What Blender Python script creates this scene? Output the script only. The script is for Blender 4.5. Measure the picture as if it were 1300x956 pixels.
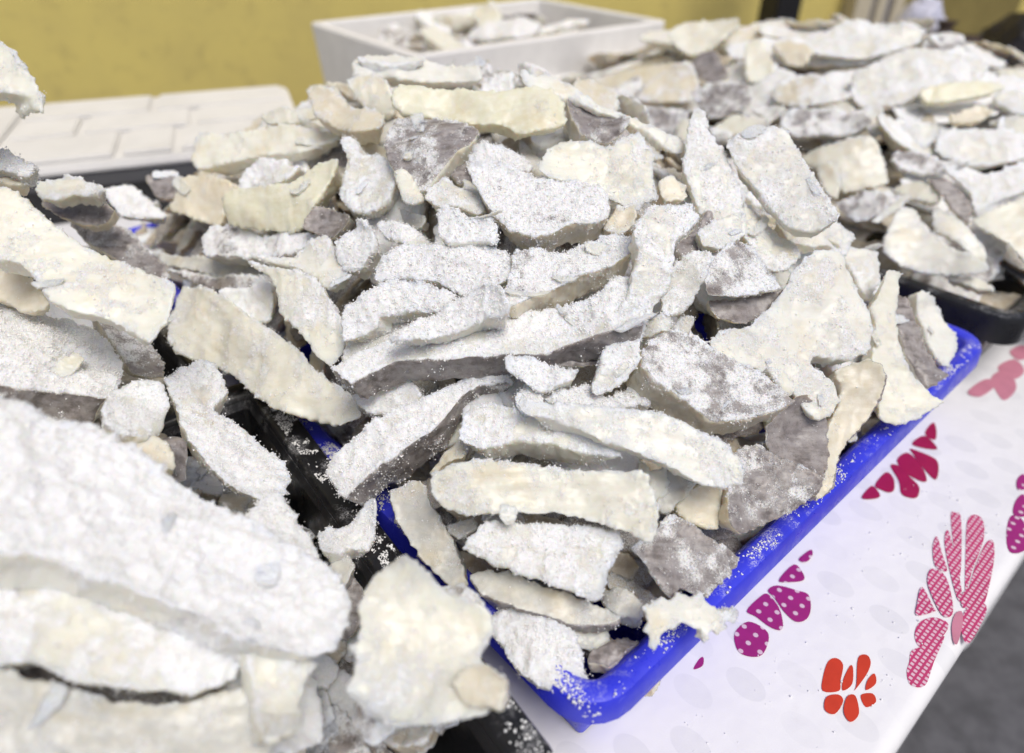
import bpy, bmesh, math, random
import numpy as np
from mathutils import Matrix, Vector

for o in list(bpy.data.objects): bpy.data.objects.remove(o)
scene = bpy.context.scene
COL = scene.collection
R = math.radians

# ------------------------------------------------------------------ camera
cam_d = bpy.data.cameras.new("camera"); cam = bpy.data.objects.new("camera", cam_d); COL.objects.link(cam)
cam.location = (0, 0, 1.237); cam.rotation_euler = (R(90 - 35.8), 0, 0)
cam_d.sensor_width = 36; cam_d.lens = 870 / 1300 * 36
cam_d.clip_start = .02; cam_d.clip_end = 300
cam_d.dof.use_dof = True; cam_d.dof.focus_distance = .50; cam_d.dof.aperture_fstop = 3.2
scene.camera = cam

# ------------------------------------------------------------------ light
SUN_EL, SUN_AZ = 62, 150          # degrees; azimuth clockwise from +Y
world = bpy.data.worlds.new("World"); scene.world = world; world.use_nodes = True
wn = world.node_tree; wn.nodes.clear()
wo = wn.nodes.new('ShaderNodeOutputWorld'); wb = wn.nodes.new('ShaderNodeBackground'); sky = wn.nodes.new('ShaderNodeTexSky')
sky.sky_type = 'NISHITA'; sky.sun_disc = False; sky.sun_elevation = R(SUN_EL); sky.sun_rotation = R(SUN_AZ)
sky.air_density = .7; sky.dust_density = 3.0; sky.ozone_density = .6; sky.altitude = 0
wb.inputs['Strength'].default_value = .10
wn.links.new(sky.outputs[0], wb.inputs[0]); wn.links.new(wb.outputs[0], wo.inputs[0])
sun_d = bpy.data.lights.new("sun", 'SUN'); sun = bpy.data.objects.new("sun", sun_d); COL.objects.link(sun)
sun_d.energy = 2.0; sun_d.angle = R(28); sun_d.color = (1, .97, .92)
sd = Vector((math.sin(R(SUN_AZ)) * math.cos(R(SUN_EL)), math.cos(R(SUN_AZ)) * math.cos(R(SUN_EL)), math.sin(R(SUN_EL))))
sun.rotation_euler = sd.to_track_quat('Z', 'Y').to_euler()
vs = scene.view_settings
vs.view_transform = 'Standard'; vs.look = 'None'; vs.gamma = 1; vs.use_curve_mapping = False
vs.exposure = .12
cy = scene.cycles
cy.max_bounces = 8; cy.diffuse_bounces = 4; cy.glossy_bounces = 3; cy.transmission_bounces = 3
cy.use_denoising = True
cy.use_adaptive_sampling = True; cy.adaptive_threshold = .01

# ------------------------------------------------------------------ stall frame: p runs along the table, q across it
N0 = np.array([.04530, .19724]); EP = np.array([.74803, .66366]); EQ = np.array([-.66366, .74803])
TOP, RIM = .75, .85
def W(p, q, z=0.0):
    x, y = N0 + EP * p + EQ * q
    return Vector((x, y, z))
YAW = math.atan2(EP[1], EP[0])

# ------------------------------------------------------------------ noise
def _h(ix, iy, iz, s):
    n = (ix * 374761393 + iy * 668265263 + iz * 2147483647 // 7 + s * 974634777) & 0xffffffff
    n = ((n ^ (n >> 13)) * 1274126177) & 0xffffffff
    n = ((n ^ (n >> 15)) * 2246822519) & 0xffffffff
    return ((n ^ (n >> 16)) & 0xffff) / 32767.5 - 1
def noise(P, sc, s=0):
    Q = P * sc + s * 7.31; I = np.floor(Q).astype(np.int64); f = Q - I; f = f * f * f * (f * (f * 6 - 15) + 10)
    out = 0
    for dx in (0, 1):
        wx = f[:, 0] if dx else 1 - f[:, 0]
        for dy in (0, 1):
            wy = f[:, 1] if dy else 1 - f[:, 1]
            for dz in (0, 1):
                wz = f[:, 2] if dz else 1 - f[:, 2]
                out = out + wx * wy * wz * _h(I[:, 0] + dx, I[:, 1] + dy, I[:, 2] + dz, s)
    return out
def sstep(a, b, x):
    t = np.clip((x - a) / (b - a), 0, 1); return t * t * (3 - 2 * t)

# ------------------------------------------------------------------ materials
def newmat(name):
    m = bpy.data.materials.new(name); m.use_nodes = True; t = m.node_tree; t.nodes.clear()
    o = t.nodes.new('ShaderNodeOutputMaterial'); b = t.nodes.new('ShaderNodeBsdfPrincipled'); t.links.new(b.outputs[0], o.inputs[0])
    return m, t, b
def nd(t, kind, **kw):
    n = t.nodes.new(kind)
    for k, v in kw.items():
        if k.startswith('i_'):
            n.inputs[int(k[2:]) if k[2:].isdigit() else k[2:]].default_value = v
        else: setattr(n, k, v)
    return n
def mixc(t, fac, a, b, mode='MIX'):
    n = t.nodes.new('ShaderNodeMix'); n.data_type = 'RGBA'; n.blend_type = mode
    for i, v in ((0, fac), (6, a), (7, b)):
        if hasattr(v, 'links'): t.links.new(v, n.inputs[i])
        elif isinstance(v, (int, float)): n.inputs[i].default_value = v
        else: n.inputs[i].default_value = (*v, 1)
    return n.outputs[2]
def math_(t, op, a, b=0.0, c=None, clamp=False):
    n = t.nodes.new('ShaderNodeMath'); n.operation = op; n.use_clamp = clamp
    for i, v in enumerate((a, b) if c is None else (a, b, c)):
        if hasattr(v, 'links'): t.links.new(v, n.inputs[i])
        else: n.inputs[i].default_value = v
    return n.outputs[0]
def ramp(t, x, a, b, lo=0.0, hi=1.0):
    n = t.nodes.new('ShaderNodeMapRange'); n.interpolation_type = 'SMOOTHSTEP'; n.clamp = True
    t.links.new(x, n.inputs[0])
    for i, v in ((1, a), (2, b), (3, lo), (4, hi)): n.inputs[i].default_value = v
    return n.outputs[0]
def tex(t, sc, detail=3, rough=.55, vec=None, dim='3D', w=None, kind='NOISE'):
    n = t.nodes.new('ShaderNodeTexNoise' if kind == 'NOISE' else 'ShaderNodeTexVoronoi')
    if kind == 'NOISE': n.noise_dimensions = dim; n.inputs['Detail'].default_value = detail; n.inputs['Roughness'].default_value = rough
    n.inputs['Scale'].default_value = sc
    if vec is not None: t.links.new(vec, n.inputs['Vector'])
    if w is not None: t.links.new(w, n.inputs['W'])
    return n.outputs[0]
def bump(t, b, h, strength, dist, prev=None):
    n = t.nodes.new('ShaderNodeBump'); n.inputs['Strength'].default_value = strength; n.inputs['Distance'].default_value = dist
    t.links.new(h, n.inputs['Height'])
    if prev is not None: t.links.new(prev, n.inputs['Normal'])
    if b is not None: t.links.new(n.outputs[0], b.inputs['Normal'])
    return n.outputs[0]

def make_cod_material():
    m, t, b = newmat("salted_cod")
    oi = nd(t, 'ShaderNodeObjectInfo'); tc = nd(t, 'ShaderNodeTexCoord')
    w = math_(t, 'MULTIPLY', oi.outputs['Random'], 37.0)
    at = nd(t, 'ShaderNodeAttribute', attribute_name='salt').outputs['Fac']
    sk = nd(t, 'ShaderNodeAttribute', attribute_name='skin').outputs['Fac']
    v = tc.outputs['Object']
    big = tex(t, 28, 4, .6, v, '4D', w); mid = tex(t, 130, 4, .65, v, '4D', w); fine = tex(t, 620, 3, .7, v, '4D', w)
    grain = tex(t, 1150, 2, .8, v, '4D', w)
    # fibres of the flesh run along the strip
    mp = nd(t, 'ShaderNodeMapping'); mp.inputs['Scale'].default_value = (35, 210, 120); mp.inputs['Rotation'].default_value = (0, 0, .35)
    t.links.new(v, mp.inputs[0]); fib = tex(t, 1.0, 3, .55, mp.outputs[0], '4D', w)
    base = oi.outputs['Color']
    flesh = mixc(t, ramp(t, big, .49, .73, 0, .5), base, (.68, .55, .31))
    flesh = mixc(t, ramp(t, mid, .35, .7, 0, .45), flesh, (.88, .86, .79))
    flesh = mixc(t, ramp(t, fib, .42, .62, 0, .16), flesh, (.66, .60, .44))
    skin = mixc(t, ramp(t, mid, .35, .65), (.16, .138, .128), (.38, .345, .33))
    skin = mixc(t, ramp(t, big, .45, .65, 0, .6), skin, (.25, .225, .225))
    skin = mixc(t, ramp(t, fib, .40, .66, 0, .55), skin, (.44, .41, .395))
    skin = mixc(t, ramp(t, grain, .55, .72, 0, .7), skin, (.075, .065, .065))
    skm = ramp(t, math_(t, 'ADD', sk, math_(t, 'MULTIPLY', math_(t, 'SUBTRACT', mid, .5), .9)), .35, .62)
    col = mixc(t, skm, flesh, skin)
    sp = math_(t, 'ADD', math_(t, 'MULTIPLY', math_(t, 'SUBTRACT', fine, .5), 1.5), math_(t, 'MULTIPLY', math_(t, 'SUBTRACT', grain, .5), 1.4))
    sm = ramp(t, math_(t, 'ADD', at, math_(t, 'MULTIPLY', sp, .74)), .18, .72)
    salt = mixc(t, ramp(t, grain, .4, .6), (.87, .865, .85), (.94, .935, .92))
    col = mixc(t, math_(t, 'MULTIPLY', sm, .96), col, salt)
    t.links.new(col, b.inputs['Base Color'])
    t.links.new(ramp(t, sm, 0, 1, .33, .60), b.inputs['Roughness'])
    b.inputs['Specular IOR Level'].default_value = .4
    b.inputs['Subsurface Weight'].default_value = .6
    b.inputs['Subsurface Radius'].default_value = (1, .75, .45); b.inputs['Subsurface Scale'].default_value = .010
    h = math_(t, 'ADD', math_(t, 'MULTIPLY', fine, .6), math_(t, 'MULTIPLY', grain, .5))
    n1 = bump(t, None, fib, .4, .0014)
    hs = math_(t, 'MULTIPLY', h, ramp(t, sm, 0, 1, .22, 1.0))
    bump(t, b, hs, .8, .0011, n1)
    return m
def simple(name, col, rough=.5, spec=.5, var=.0, vs_=20, bmp=0, bsc=300, bd=.0005, col2=None):
    m, t, b = newmat(name)
    tc = nd(t, 'ShaderNodeTexCoord')
    if var or col2:
        c2 = col2 or tuple(c * (1 - var) for c in col)
        t.links.new(mixc(t, ramp(t, tex(t, vs_, 5, .6, tc.outputs['Object']), .35, .68), col, c2), b.inputs['Base Color'])
    else: b.inputs['Base Color'].default_value = (*col, 1)
    rn = tex(t, vs_ * 3, 3, .5, tc.outputs['Object'])
    t.links.new(ramp(t, rn, .3, .7, max(.05, rough - .08), rough + .08), b.inputs['Roughness']); b.inputs['Specular IOR Level'].default_value = spec
    if bmp: bump(t, b, tex(t, bsc, 4, .6, tc.outputs['Object']), bmp, bd)
    return m
COD = make_cod_material()
def make_salt():
    m, t, b = newmat("salt_crystals")
    b.inputs['Base Color'].default_value = (.96, .955, .94, 1); b.inputs['Roughness'].default_value = .35; b.inputs['Specular IOR Level'].default_value = .5
    b.inputs['Subsurface Weight'].default_value = 0
    return m
SALT = make_salt()
def tray_mat(name, col, scuff):
    m, t, b = newmat(name); tc = nd(t, 'ShaderNodeTexCoord'); v = tc.outputs['Object']; ge = nd(t, 'ShaderNodeNewGeometry')
    c = mixc(t, ramp(t, tex(t, 16, 5, .6, v), .35, .7, 0, .6), col, tuple(k * .72 for k in col))
    mp = nd(t, 'ShaderNodeMapping'); mp.inputs['Scale'].default_value = (40, 700, 300); mp.inputs['Rotation'].default_value = (0, 0, .4); t.links.new(v, mp.inputs[0])
    scr = math_(t, 'MULTIPLY', ramp(t, tex(t, 1, 3, .6, mp.outputs[0]), .62, .70), ramp(t, tex(t, 22, 3, .6, v), .45, .65), clamp=True)
    c = mixc(t, math_(t, 'MULTIPLY', scr, .45), c, scuff)
    sx = nd(t, 'ShaderNodeSeparateXYZ'); t.links.new(ge.outputs['Normal'], sx.inputs[0])
    film = math_(t, 'MULTIPLY', ramp(t, tex(t, 34, 5, .7, v), .48, .70), ramp(t, tex(t, 900, 2, .7, v), .42, .62), clamp=True)
    film = math_(t, 'MULTIPLY', film, ramp(t, sx.outputs[2], .2, .9, 0, .75), clamp=True)
    c = mixc(t, film, c, (.82, .82, .84))
    t.links.new(c, b.inputs['Base Color']); t.links.new(ramp(t, tex(t, 60, 4, .6, v), .3, .7, .24, .48), b.inputs['Roughness'])
    bump(t, b, tex(t, 420, 3, .6, v), .2, .0004); return m
BLUE = tray_mat("blue_plastic", (.040, .050, .74), (.30, .33, .85))
BLACK = tray_mat("black_plastic", (.012, .012, .014), (.10, .10, .11))
FOAM = simple("white_foam", (.84, .82, .79), .7, .3, .06, 30, .4, 260, .0008)
LIDM = simple("lid_foam", (.80, .785, .755), .6, .35, .08, 9, .3, 240, .0006)
METAL = simple("table_metal", (.25, .25, .26), .4, .5)
BOARD = simple("table_board", (.45, .38, .30), .6, .3, .15, 6)
DARKBAG = simple("dark_bag", (.020, .015, .014), .42, .5, .5, 18, .6, 40, .004)
BROWNBAG = simple("brown_bag", (.055, .032, .022), .5, .4, .5, 18, .6, 40, .004)
PALEBAG = simple("pale_bag", (.62, .62, .74), .4, .5, .12, 18, .6, 40, .004)
POSTM = simple("black_post_paint", (.012, .011, .012), .45, .4, .2, 12)
FRAMEM = simple("cream_frame_paint", (.66, .58, .42), .5, .4, .1, 12)
GROOVE = simple("grey_groove", (.30, .29, .32), .6, .3, .1, 12)
ASPH = simple("asphalt", (.15, .15, .165), .85, .3, .35, 16, .8, 420, .004)
def wall_mat():
    m, t, b = newmat("yellow_stucco"); tc = nd(t, 'ShaderNodeTexCoord'); v = tc.outputs['Object']
    c = mixc(t, ramp(t, tex(t, 2.2, 6, .6, v), .35, .7), (.78, .635, .19), (.68, .55, .18))
    c = mixc(t, ramp(t, tex(t, 14, 4, .6, v), .5, .75, 0, .35), c, (.42, .32, .12))
    t.links.new(c, b.inputs['Base Color']); b.inputs['Roughness'].default_value = .85
    bump(t, b, tex(t, 90, 4, .6, v), .5, .004); return m
WALLM = wall_mat()
def cloth_mat():
    m, t, b = newmat("printed_vinyl"); tc = nd(t, 'ShaderNodeTexCoord'); v = tc.outputs['Object']
    sx = nd(t, 'ShaderNodeSeparateXYZ'); t.links.new(v, sx.inputs[0]); x, y = sx.outputs[0], sx.outputs[1]
    # printed pale grey ovals in staggered rows
    def cell(a, sc, off=None):
        q = math_(t, 'MULTIPLY', a, sc)
        if off is not None: q = math_(t, 'ADD', q, off)
        return math_(t, 'SUBTRACT', math_(t, 'FRACT', q), .5), math_(t, 'FLOOR', q)
    fx, ix = cell(x, 1 / .034)
    stag = math_(t, 'MULTIPLY', math_(t, 'FRACT', math_(t, 'MULTIPLY', ix, .5)), 1.0)
    fy, iy = cell(y, 1 / .046, stag)
    r = math_(t, 'SQRT', math_(t, 'ADD', math_(t, 'MULTIPLY', math_(t, 'POWER', math_(t, 'ABSOLUTE', fx), 2), 1.0), math_(t, 'MULTIPLY', math_(t, 'POWER', math_(t, 'ABSOLUTE', fy), 2), .85)))
    wn_ = nd(t, 'ShaderNodeTexWhiteNoise', noise_dimensions='2D'); cb = nd(t, 'ShaderNodeCombineXYZ'); t.links.new(ix, cb.inputs[0]); t.links.new(iy, cb.inputs[1]); t.links.new(cb.outputs[0], wn_.inputs[0])
    on = ramp(t, r, .33, .30); on = math_(t, 'MULTIPLY', on, math_(t, 'MULTIPLY', wn_.outputs[0], .36))
    c = mixc(t, on, (.86, .85, .85), (.66, .66, .68))
    c = mixc(t, ramp(t, tex(t, 30, 5, .7, v), .60, .75, 0, .25), c, (.72, .70, .70))
    t.links.new(c, b.inputs['Base Color']); b.inputs['Roughness'].default_value = .42; b.inputs['Specular IOR Level'].default_value = .4
    n = bump(t, None, tex(t, 7, 4, .55, v), .7, .010); bump(t, b, tex(t, 700, 2, .5, v), .2, .0004, n); return m
CLOTH = cloth_mat()
def print_mat(name, col, spots=None, sc=1 / .0105):
    m, t, b = newmat(name); tc = nd(t, 'ShaderNodeTexCoord'); v = tc.outputs['Object']
    c = mixc(t, ramp(t, tex(t, 60, 4, .6, v), .4, .7, 0, .35), col, tuple(k * .72 for k in col))
    if spots:
        sx = nd(t, 'ShaderNodeSeparateXYZ'); t.links.new(v, sx.inputs[0])
        a = math_(t, 'SUBTRACT', math_(t, 'FRACT', math_(t, 'MULTIPLY', sx.outputs[0], sc)), .5)
        d = math_(t, 'SUBTRACT', math_(t, 'FRACT', math_(t, 'MULTIPLY', sx.outputs[1], sc)), .5)
        if spots == 'dot':
            r = math_(t, 'SQRT', math_(t, 'ADD', math_(t, 'MULTIPLY', a, a), math_(t, 'MULTIPLY', d, d))); k = ramp(t, r, .22, .16)
        else:
            k = math_(t, 'MULTIPLY', ramp(t, math_(t, 'ABSOLUTE', a), .40, .20), ramp(t, math_(t, 'ABSOLUTE', d), .36, .22), clamp=True)
        c = mixc(t, math_(t, 'MULTIPLY', k, .75), c, (.82, .70, .74))
    t.links.new(c, b.inputs['Base Color']); b.inputs['Roughness'].default_value = .42; b.inputs['Specular IOR Level'].default_value = .4
    return m
PRINTS = {'crimson': print_mat("crimson_print", (.38, .012, .075)), 'magenta': print_mat("magenta_print", (.36, .022, .19), 'dot'),
          'pink': print_mat("pink_print", (.55, .045, .16), 'weave', 1 / .0042), 'orange': print_mat("orange_print", (.62, .05, .02)),
          'rose': print_mat("rose_print", (.62, .24, .32))}

# ------------------------------------------------------------------ object helpers
def tag(o, label=None, cat=None, group=None, kind=None):
    for k, v in (('label', label), ('category', cat), ('group', group), ('kind', kind)):
        if v: o[k] = v
    return o
def link(name, me, mat=None, parent=None):
    o = bpy.data.objects.new(name, me)
    if mat and me is not None and not me.materials: me.materials.append(mat)
    COL.objects.link(o)
    if parent: o.parent = parent
    return o
def empty(name, loc, rz=0):
    o = bpy.data.objects.new(name, None); o.empty_display_size = .05; COL.objects.link(o); o.location = loc; o.rotation_euler = (0, 0, rz); return o
def bm_obj(name, bm, mat, parent=None, smooth=False):
    me = bpy.data.meshes.new(name); bm.normal_update(); bm.to_mesh(me); bm.free()
    if smooth: me.polygons.foreach_set('use_smooth', [True] * len(me.polygons))
    return link(name, me, mat, parent)
def box_bm(bm, x0, x1, y0, y1, z0, z1, bev=0.0):
    r = bmesh.ops.create_cube(bm, size=1, matrix=Matrix.Translation(((x0 + x1) / 2, (y0 + y1) / 2, (z0 + z1) / 2)) @ Matrix.Diagonal((x1 - x0, y1 - y0, z1 - z0, 1)))
    if bev: bmesh.ops.bevel(bm, geom=list({e for v in r['verts'] for e in v.link_edges}), offset=bev, segments=2, affect='EDGES')
    return bm
def box(name, x0, x1, y0, y1, z0, z1, mat, parent=None, bev=0.0):
    return bm_obj(name, box_bm(bmesh.new(), x0, x1, y0, y1, z0, z1, bev), mat, parent)
def raw_mesh(name, V, loops, size, smooth=False):
    me = bpy.data.meshes.new(name); nf = len(loops) // size
    me.vertices.add(len(V)); me.vertices.foreach_set('co', np.asarray(V, np.float32).ravel())
    me.loops.add(len(loops)); me.loops.foreach_set('vertex_index', np.asarray(loops, np.int32))
    me.polygons.add(nf); me.polygons.foreach_set('loop_start', np.arange(nf, dtype=np.int32) * size)
    me.update(calc_edges=True)
    if smooth: me.polygons.foreach_set('use_smooth', np.ones(nf, bool))
    return me
OCT_V = np.array([[1, 0, 0], [-1, 0, 0], [0, 1, 0], [0, -1, 0], [0, 0, 1], [0, 0, -1]], float)
OCT_F = np.array([[0, 2, 4], [2, 1, 4], [1, 3, 4], [3, 0, 4], [2, 0, 5], [1, 2, 5], [3, 1, 5], [0, 3, 5]])
def grains_mesh(name, P, r, rng):
    n = len(P); A = rng.normal(size=(n, 4)); A /= np.linalg.norm(A, axis=1)[:, None]
    w, x, y, z = A.T
    M = np.stack([np.stack([1 - 2 * (y * y + z * z), 2 * (x * y - z * w), 2 * (x * z + y * w)], 1),
                  np.stack([2 * (x * y + z * w), 1 - 2 * (x * x + z * z), 2 * (y * z - x * w)], 1),
                  np.stack([2 * (x * z - y * w), 2 * (y * z + x * w), 1 - 2 * (x * x + y * y)], 1)], 1)
    B = OCT_V[None] * (r[:, None, None] * rng.uniform(.6, 1.3, (n, 6, 1)))
    V = np.einsum('nij,nkj->nki', M, B) + P[:, None, :]
    F = OCT_F[None] + np.arange(n)[:, None, None] * 6
    return raw_mesh(name, V.reshape(-1, 3), F.reshape(-1), 3)

# ------------------------------------------------------------------ setting
g = bmesh.new(); bmesh.ops.create_grid(g, x_segments=2, y_segments=2, size=60)
tag(bm_obj("asphalt_ground", g, ASPH), "grey asphalt pavement under the stall", kind='structure')
WE = np.array([.9403, .3403]); WN = np.array([-.3403, .9403])     # wall direction and its normal
WY = math.atan2(WE[1], WE[0])
def WP(e, n, z=0.0):
    x, y = WE * e + WN * n; return Vector((x, y, z))
wall = empty("stucco_wall", WP(.6, 2.95, 0), WY); tag(wall, "plain yellow stucco wall behind the fish stall", "wall")
box("wall_face", -4.5, 5.5, 0, .25, 0, 3.2, WALLM, wall)
box("plinth", -4.5, 5.5, -.02, -.002, 0, .25, GROOVE, wall)
post = empty("black_post", WP(2.125, 2.62, 0), WY); tag(post, "square black metal post standing before the yellow wall", "post")
box("shaft", -.06, .06, -.06, .06, .012, 3.0, POSTM, post, .006); box("base_plate", -.11, .11, -.11, .11, 0, .012, POSTM, post, .002)
fr = empty("door_frame", WP(2.88, 2.90, 0), WY); tag(fr, "cream painted door frame with grey grooves on the yellow wall", "door frame")
for i, (a, b_) in enumerate(((-.13, -.03), (.0, .06), (.10, .17))): box("jamb", a, b_, -.04, .045, 0, 2.2, FRAMEM, fr, .004)
box("groove", -.0295, -.0005, -.02, .045, 0, 2.2, GROOVE, fr); box("groove", .0605, .0995, -.02, .045, 0, 2.2, GROOVE, fr)
box("shaded_wall_panel", .171, .98, -.015, .045, 0, 2.15, simple("shaded_wall_olive", (.30, .235, .075), .6, .4, .2, 5), fr); box("lintel", -.13, 1.03, -.045, .045, 2.2, 2.3, FRAMEM, fr, .004)  # olive panel: the wall beyond the frame, its shadow put into the colour

# table, cloth
P0, P1, Q0, Q1 = -1.15, 2.65, -.12, 1.66
tb = empty("trestle_table", W(0, 0, 0), YAW); tag(tb, "long stall table hidden under the flowered tablecloth", "table")
box("tabletop", P0, P1, Q0 + .012, Q1, .715, .745, BOARD, tb, .003)
for a in (P0 + .1, (P0 + P1) / 2, P1 - .1):
    for c in (Q0 + .1, Q1 - .1): box("leg", a - .02, a + .02, c - .02, c + .02, 0, .715, METAL, tb)
def cloth():
    xs = np.concatenate([np.linspace(P0, -.1, 30)[:-1], np.linspace(-.1, .9, 110)[:-1], np.linspace(.9, P1, 40)])
    ys = np.concatenate([np.linspace(Q1, .3, 20)[:-1], np.linspace(.3, Q0 + .012, 60)])
    prof = [(y, TOP) for y in ys]
    for a in np.linspace(0, math.pi / 2, 6)[1:]: prof.append((Q0 + .012 - .012 * math.sin(a), TOP - .012 + .012 * math.cos(a)))
    for d in np.linspace(.02, .30, 12): prof.append((Q0, TOP - .012 - d))
    V = []
    for i, x in enumerate(xs):
        for (y, z) in prof:
            drop = max(0, TOP - .012 - z)
            V.append((x, y + drop * .06 - drop * .03 * (1 + math.sin(x * 23) + .5 * math.sin(x * 51 + 1)), z))
    V = np.array(V); fl = V[:, 2] >= TOP - 1e-4
    V[fl, 2] += .00025 * noise(V[fl] * [1, 1, 0], 14, 5)
    n = len(prof); L = []
    for i in range(len(xs) - 1):
        for j in range(n - 1): L += [i * n + j, i * n + j + 1, (i + 1) * n + j + 1, (i + 1) * n + j]
    return raw_mesh("tablecloth", V, L, 4, True)
cl = link("tablecloth", cloth(), CLOTH); cl.location = W(0, 0, 0); cl.rotation_euler = (0, 0, YAW)
tag(cl, "white vinyl tablecloth printed with pink, magenta and orange flowers", "tablecloth")
PETALS = """
crimson|5741,113 5641,39 5465,-15 5496,97
crimson|5365,109 5442,58 5320,-89 5203,98
crimson|5108,83 5138,-10 5143,-144 5044,-215 4877,-266 4847,-239 4929,-113 5045,23
crimson|4819,95 5014,83 4971,-40 4846,-163 4730,-211 4709,-72
crimson|4688,102 4748,48 4675,-87 4604,-202 4460,-247 4398,-206 4394,-131 4541,-43
crimson|4310,88 4553,97 4528,14 4390,-56 4318,-49 4293,2
crimson|4053,100 4259,104 4216,13 4157,-7 4062,50
rose|6639,72 7033,38 7077,-86 6668,-56
rose|7175,-1 7449,-68 7176,-259 6808,-260 6932,-126
rose|7450,21 7787,-47 7608,-209 7324,-177
rose|7947,49 8223,0 8165,-144 7846,-100
magenta|1849,64 1995,50 2034,-62 1993,-130 1856,-173 1776,-147 1726,-67 1759,4
magenta|2092,113 2272,116 2350,89 2303,-35 2200,-132 2134,-150 2098,-80 2099,36
magenta|2395,102 2493,79 2569,-53 2597,-131 2498,-207 2383,-236 2301,-192 2315,-85 2371,28
magenta|2561,105 2797,108 2769,9 2708,-25 2617,34
magenta|2897,112 3060,97 3013,56 2907,57
magenta|1435,121 1468,108 1409,73 1338,101
pink|4433,-579 4498,-597 4478,-646 4113,-789 3789,-896 3967,-790
pink|4466,-713 4600,-727 4570,-806 4335,-889 3934,-946 3656,-996 4069,-845
pink|4267,-926 4379,-952 4224,-1018 3952,-1085 3601,-1145 3476,-1075 3836,-982
pink|4078,-660 4207,-638 4055,-737 3806,-877 3568,-992 3538,-965 3847,-777
pink|3922,-619 4063,-597 3906,-700 3747,-802 3728,-717
pink|3551,-729 3659,-725 3658,-824 3470,-947 3318,-1005 3260,-954 3427,-793
pink|3195,-786 3393,-742 3261,-885 3240,-906 3095,-828
pink|2901,-897 3039,-876 3161,-925 3196,-1016 3096,-1042 2917,-1023 2829,-964
pink|2626,-971 2746,-944 2903,-1029 3035,-1054 2757,-1088 2534,-1121 2459,-1054 2533,-993
orange|2013,-591 2155,-554 2225,-581 2211,-639 2082,-686 2003,-715 1919,-641
orange|2100,-702 2240,-681 2245,-703 2124,-757 2029,-738
orange|2151,-781 2353,-694 2424,-722 2395,-767 2305,-791 2169,-796 2090,-792
orange|2237,-824 2322,-832 2257,-874 2156,-851
orange|1880,-687 1958,-732 1938,-778 1811,-784 1788,-724
orange|1992,-787 2041,-822 1939,-897 1841,-887 1873,-823
orange|2088,-847 2161,-896 2119,-939 2032,-910
magenta|4614,-999 4861,-959 4857,-1061 4548,-1175 4402,-1094
magenta|4911,-964 5103,-916 5254,-938 5012,-1053
magenta|5303,-881 5438,-824 5574,-839 5470,-941
pink|3421,-1077 3590,-1125 3563,-1183 3305,-1208 3136,-1199 3215,-1129
rose|3326,-1033 3389,-1058 3276,-1106 3075,-1145 3074,-1116 3191,-1060
pink|3608,-996 3858,-1068 3747,-1119 3587,-1102 3459,-1050
"""
for zi, line in enumerate(PETALS.strip().splitlines()):
    c, pts = line.split('|'); pts = np.array([tuple(float(k) / 1e4 for k in a.split(',')) for a in pts.split()]); pts = pts.mean(0) + (pts - pts.mean(0)) * 1.07
    n = len(pts); sm = []
    for i in range(n):
        p0, p1, p2, p3 = [np.array(pts[(i + k) % n]) for k in (-1, 0, 1, 2)]
        for s in (0, .25, .5, .75): sm.append(.5 * (2 * p1 + (p2 - p0) * s + (2 * p0 - 5 * p1 + 4 * p2 - p3) * s * s + (3 * p1 - 3 * p2 + p3 - p0) * s ** 3))
    b = bmesh.new(); b.faces.new([b.verts.new((x, y, TOP + .0004 + .0001 * (zi % 8))) for x, y in sm]); bmesh.ops.triangulate(b, faces=b.faces[:])
    for f in b.faces:
        if f.normal.z < 0: f.normal_flip()
    bm_obj("printed_petal", b, PRINTS[c], cl)

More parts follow.
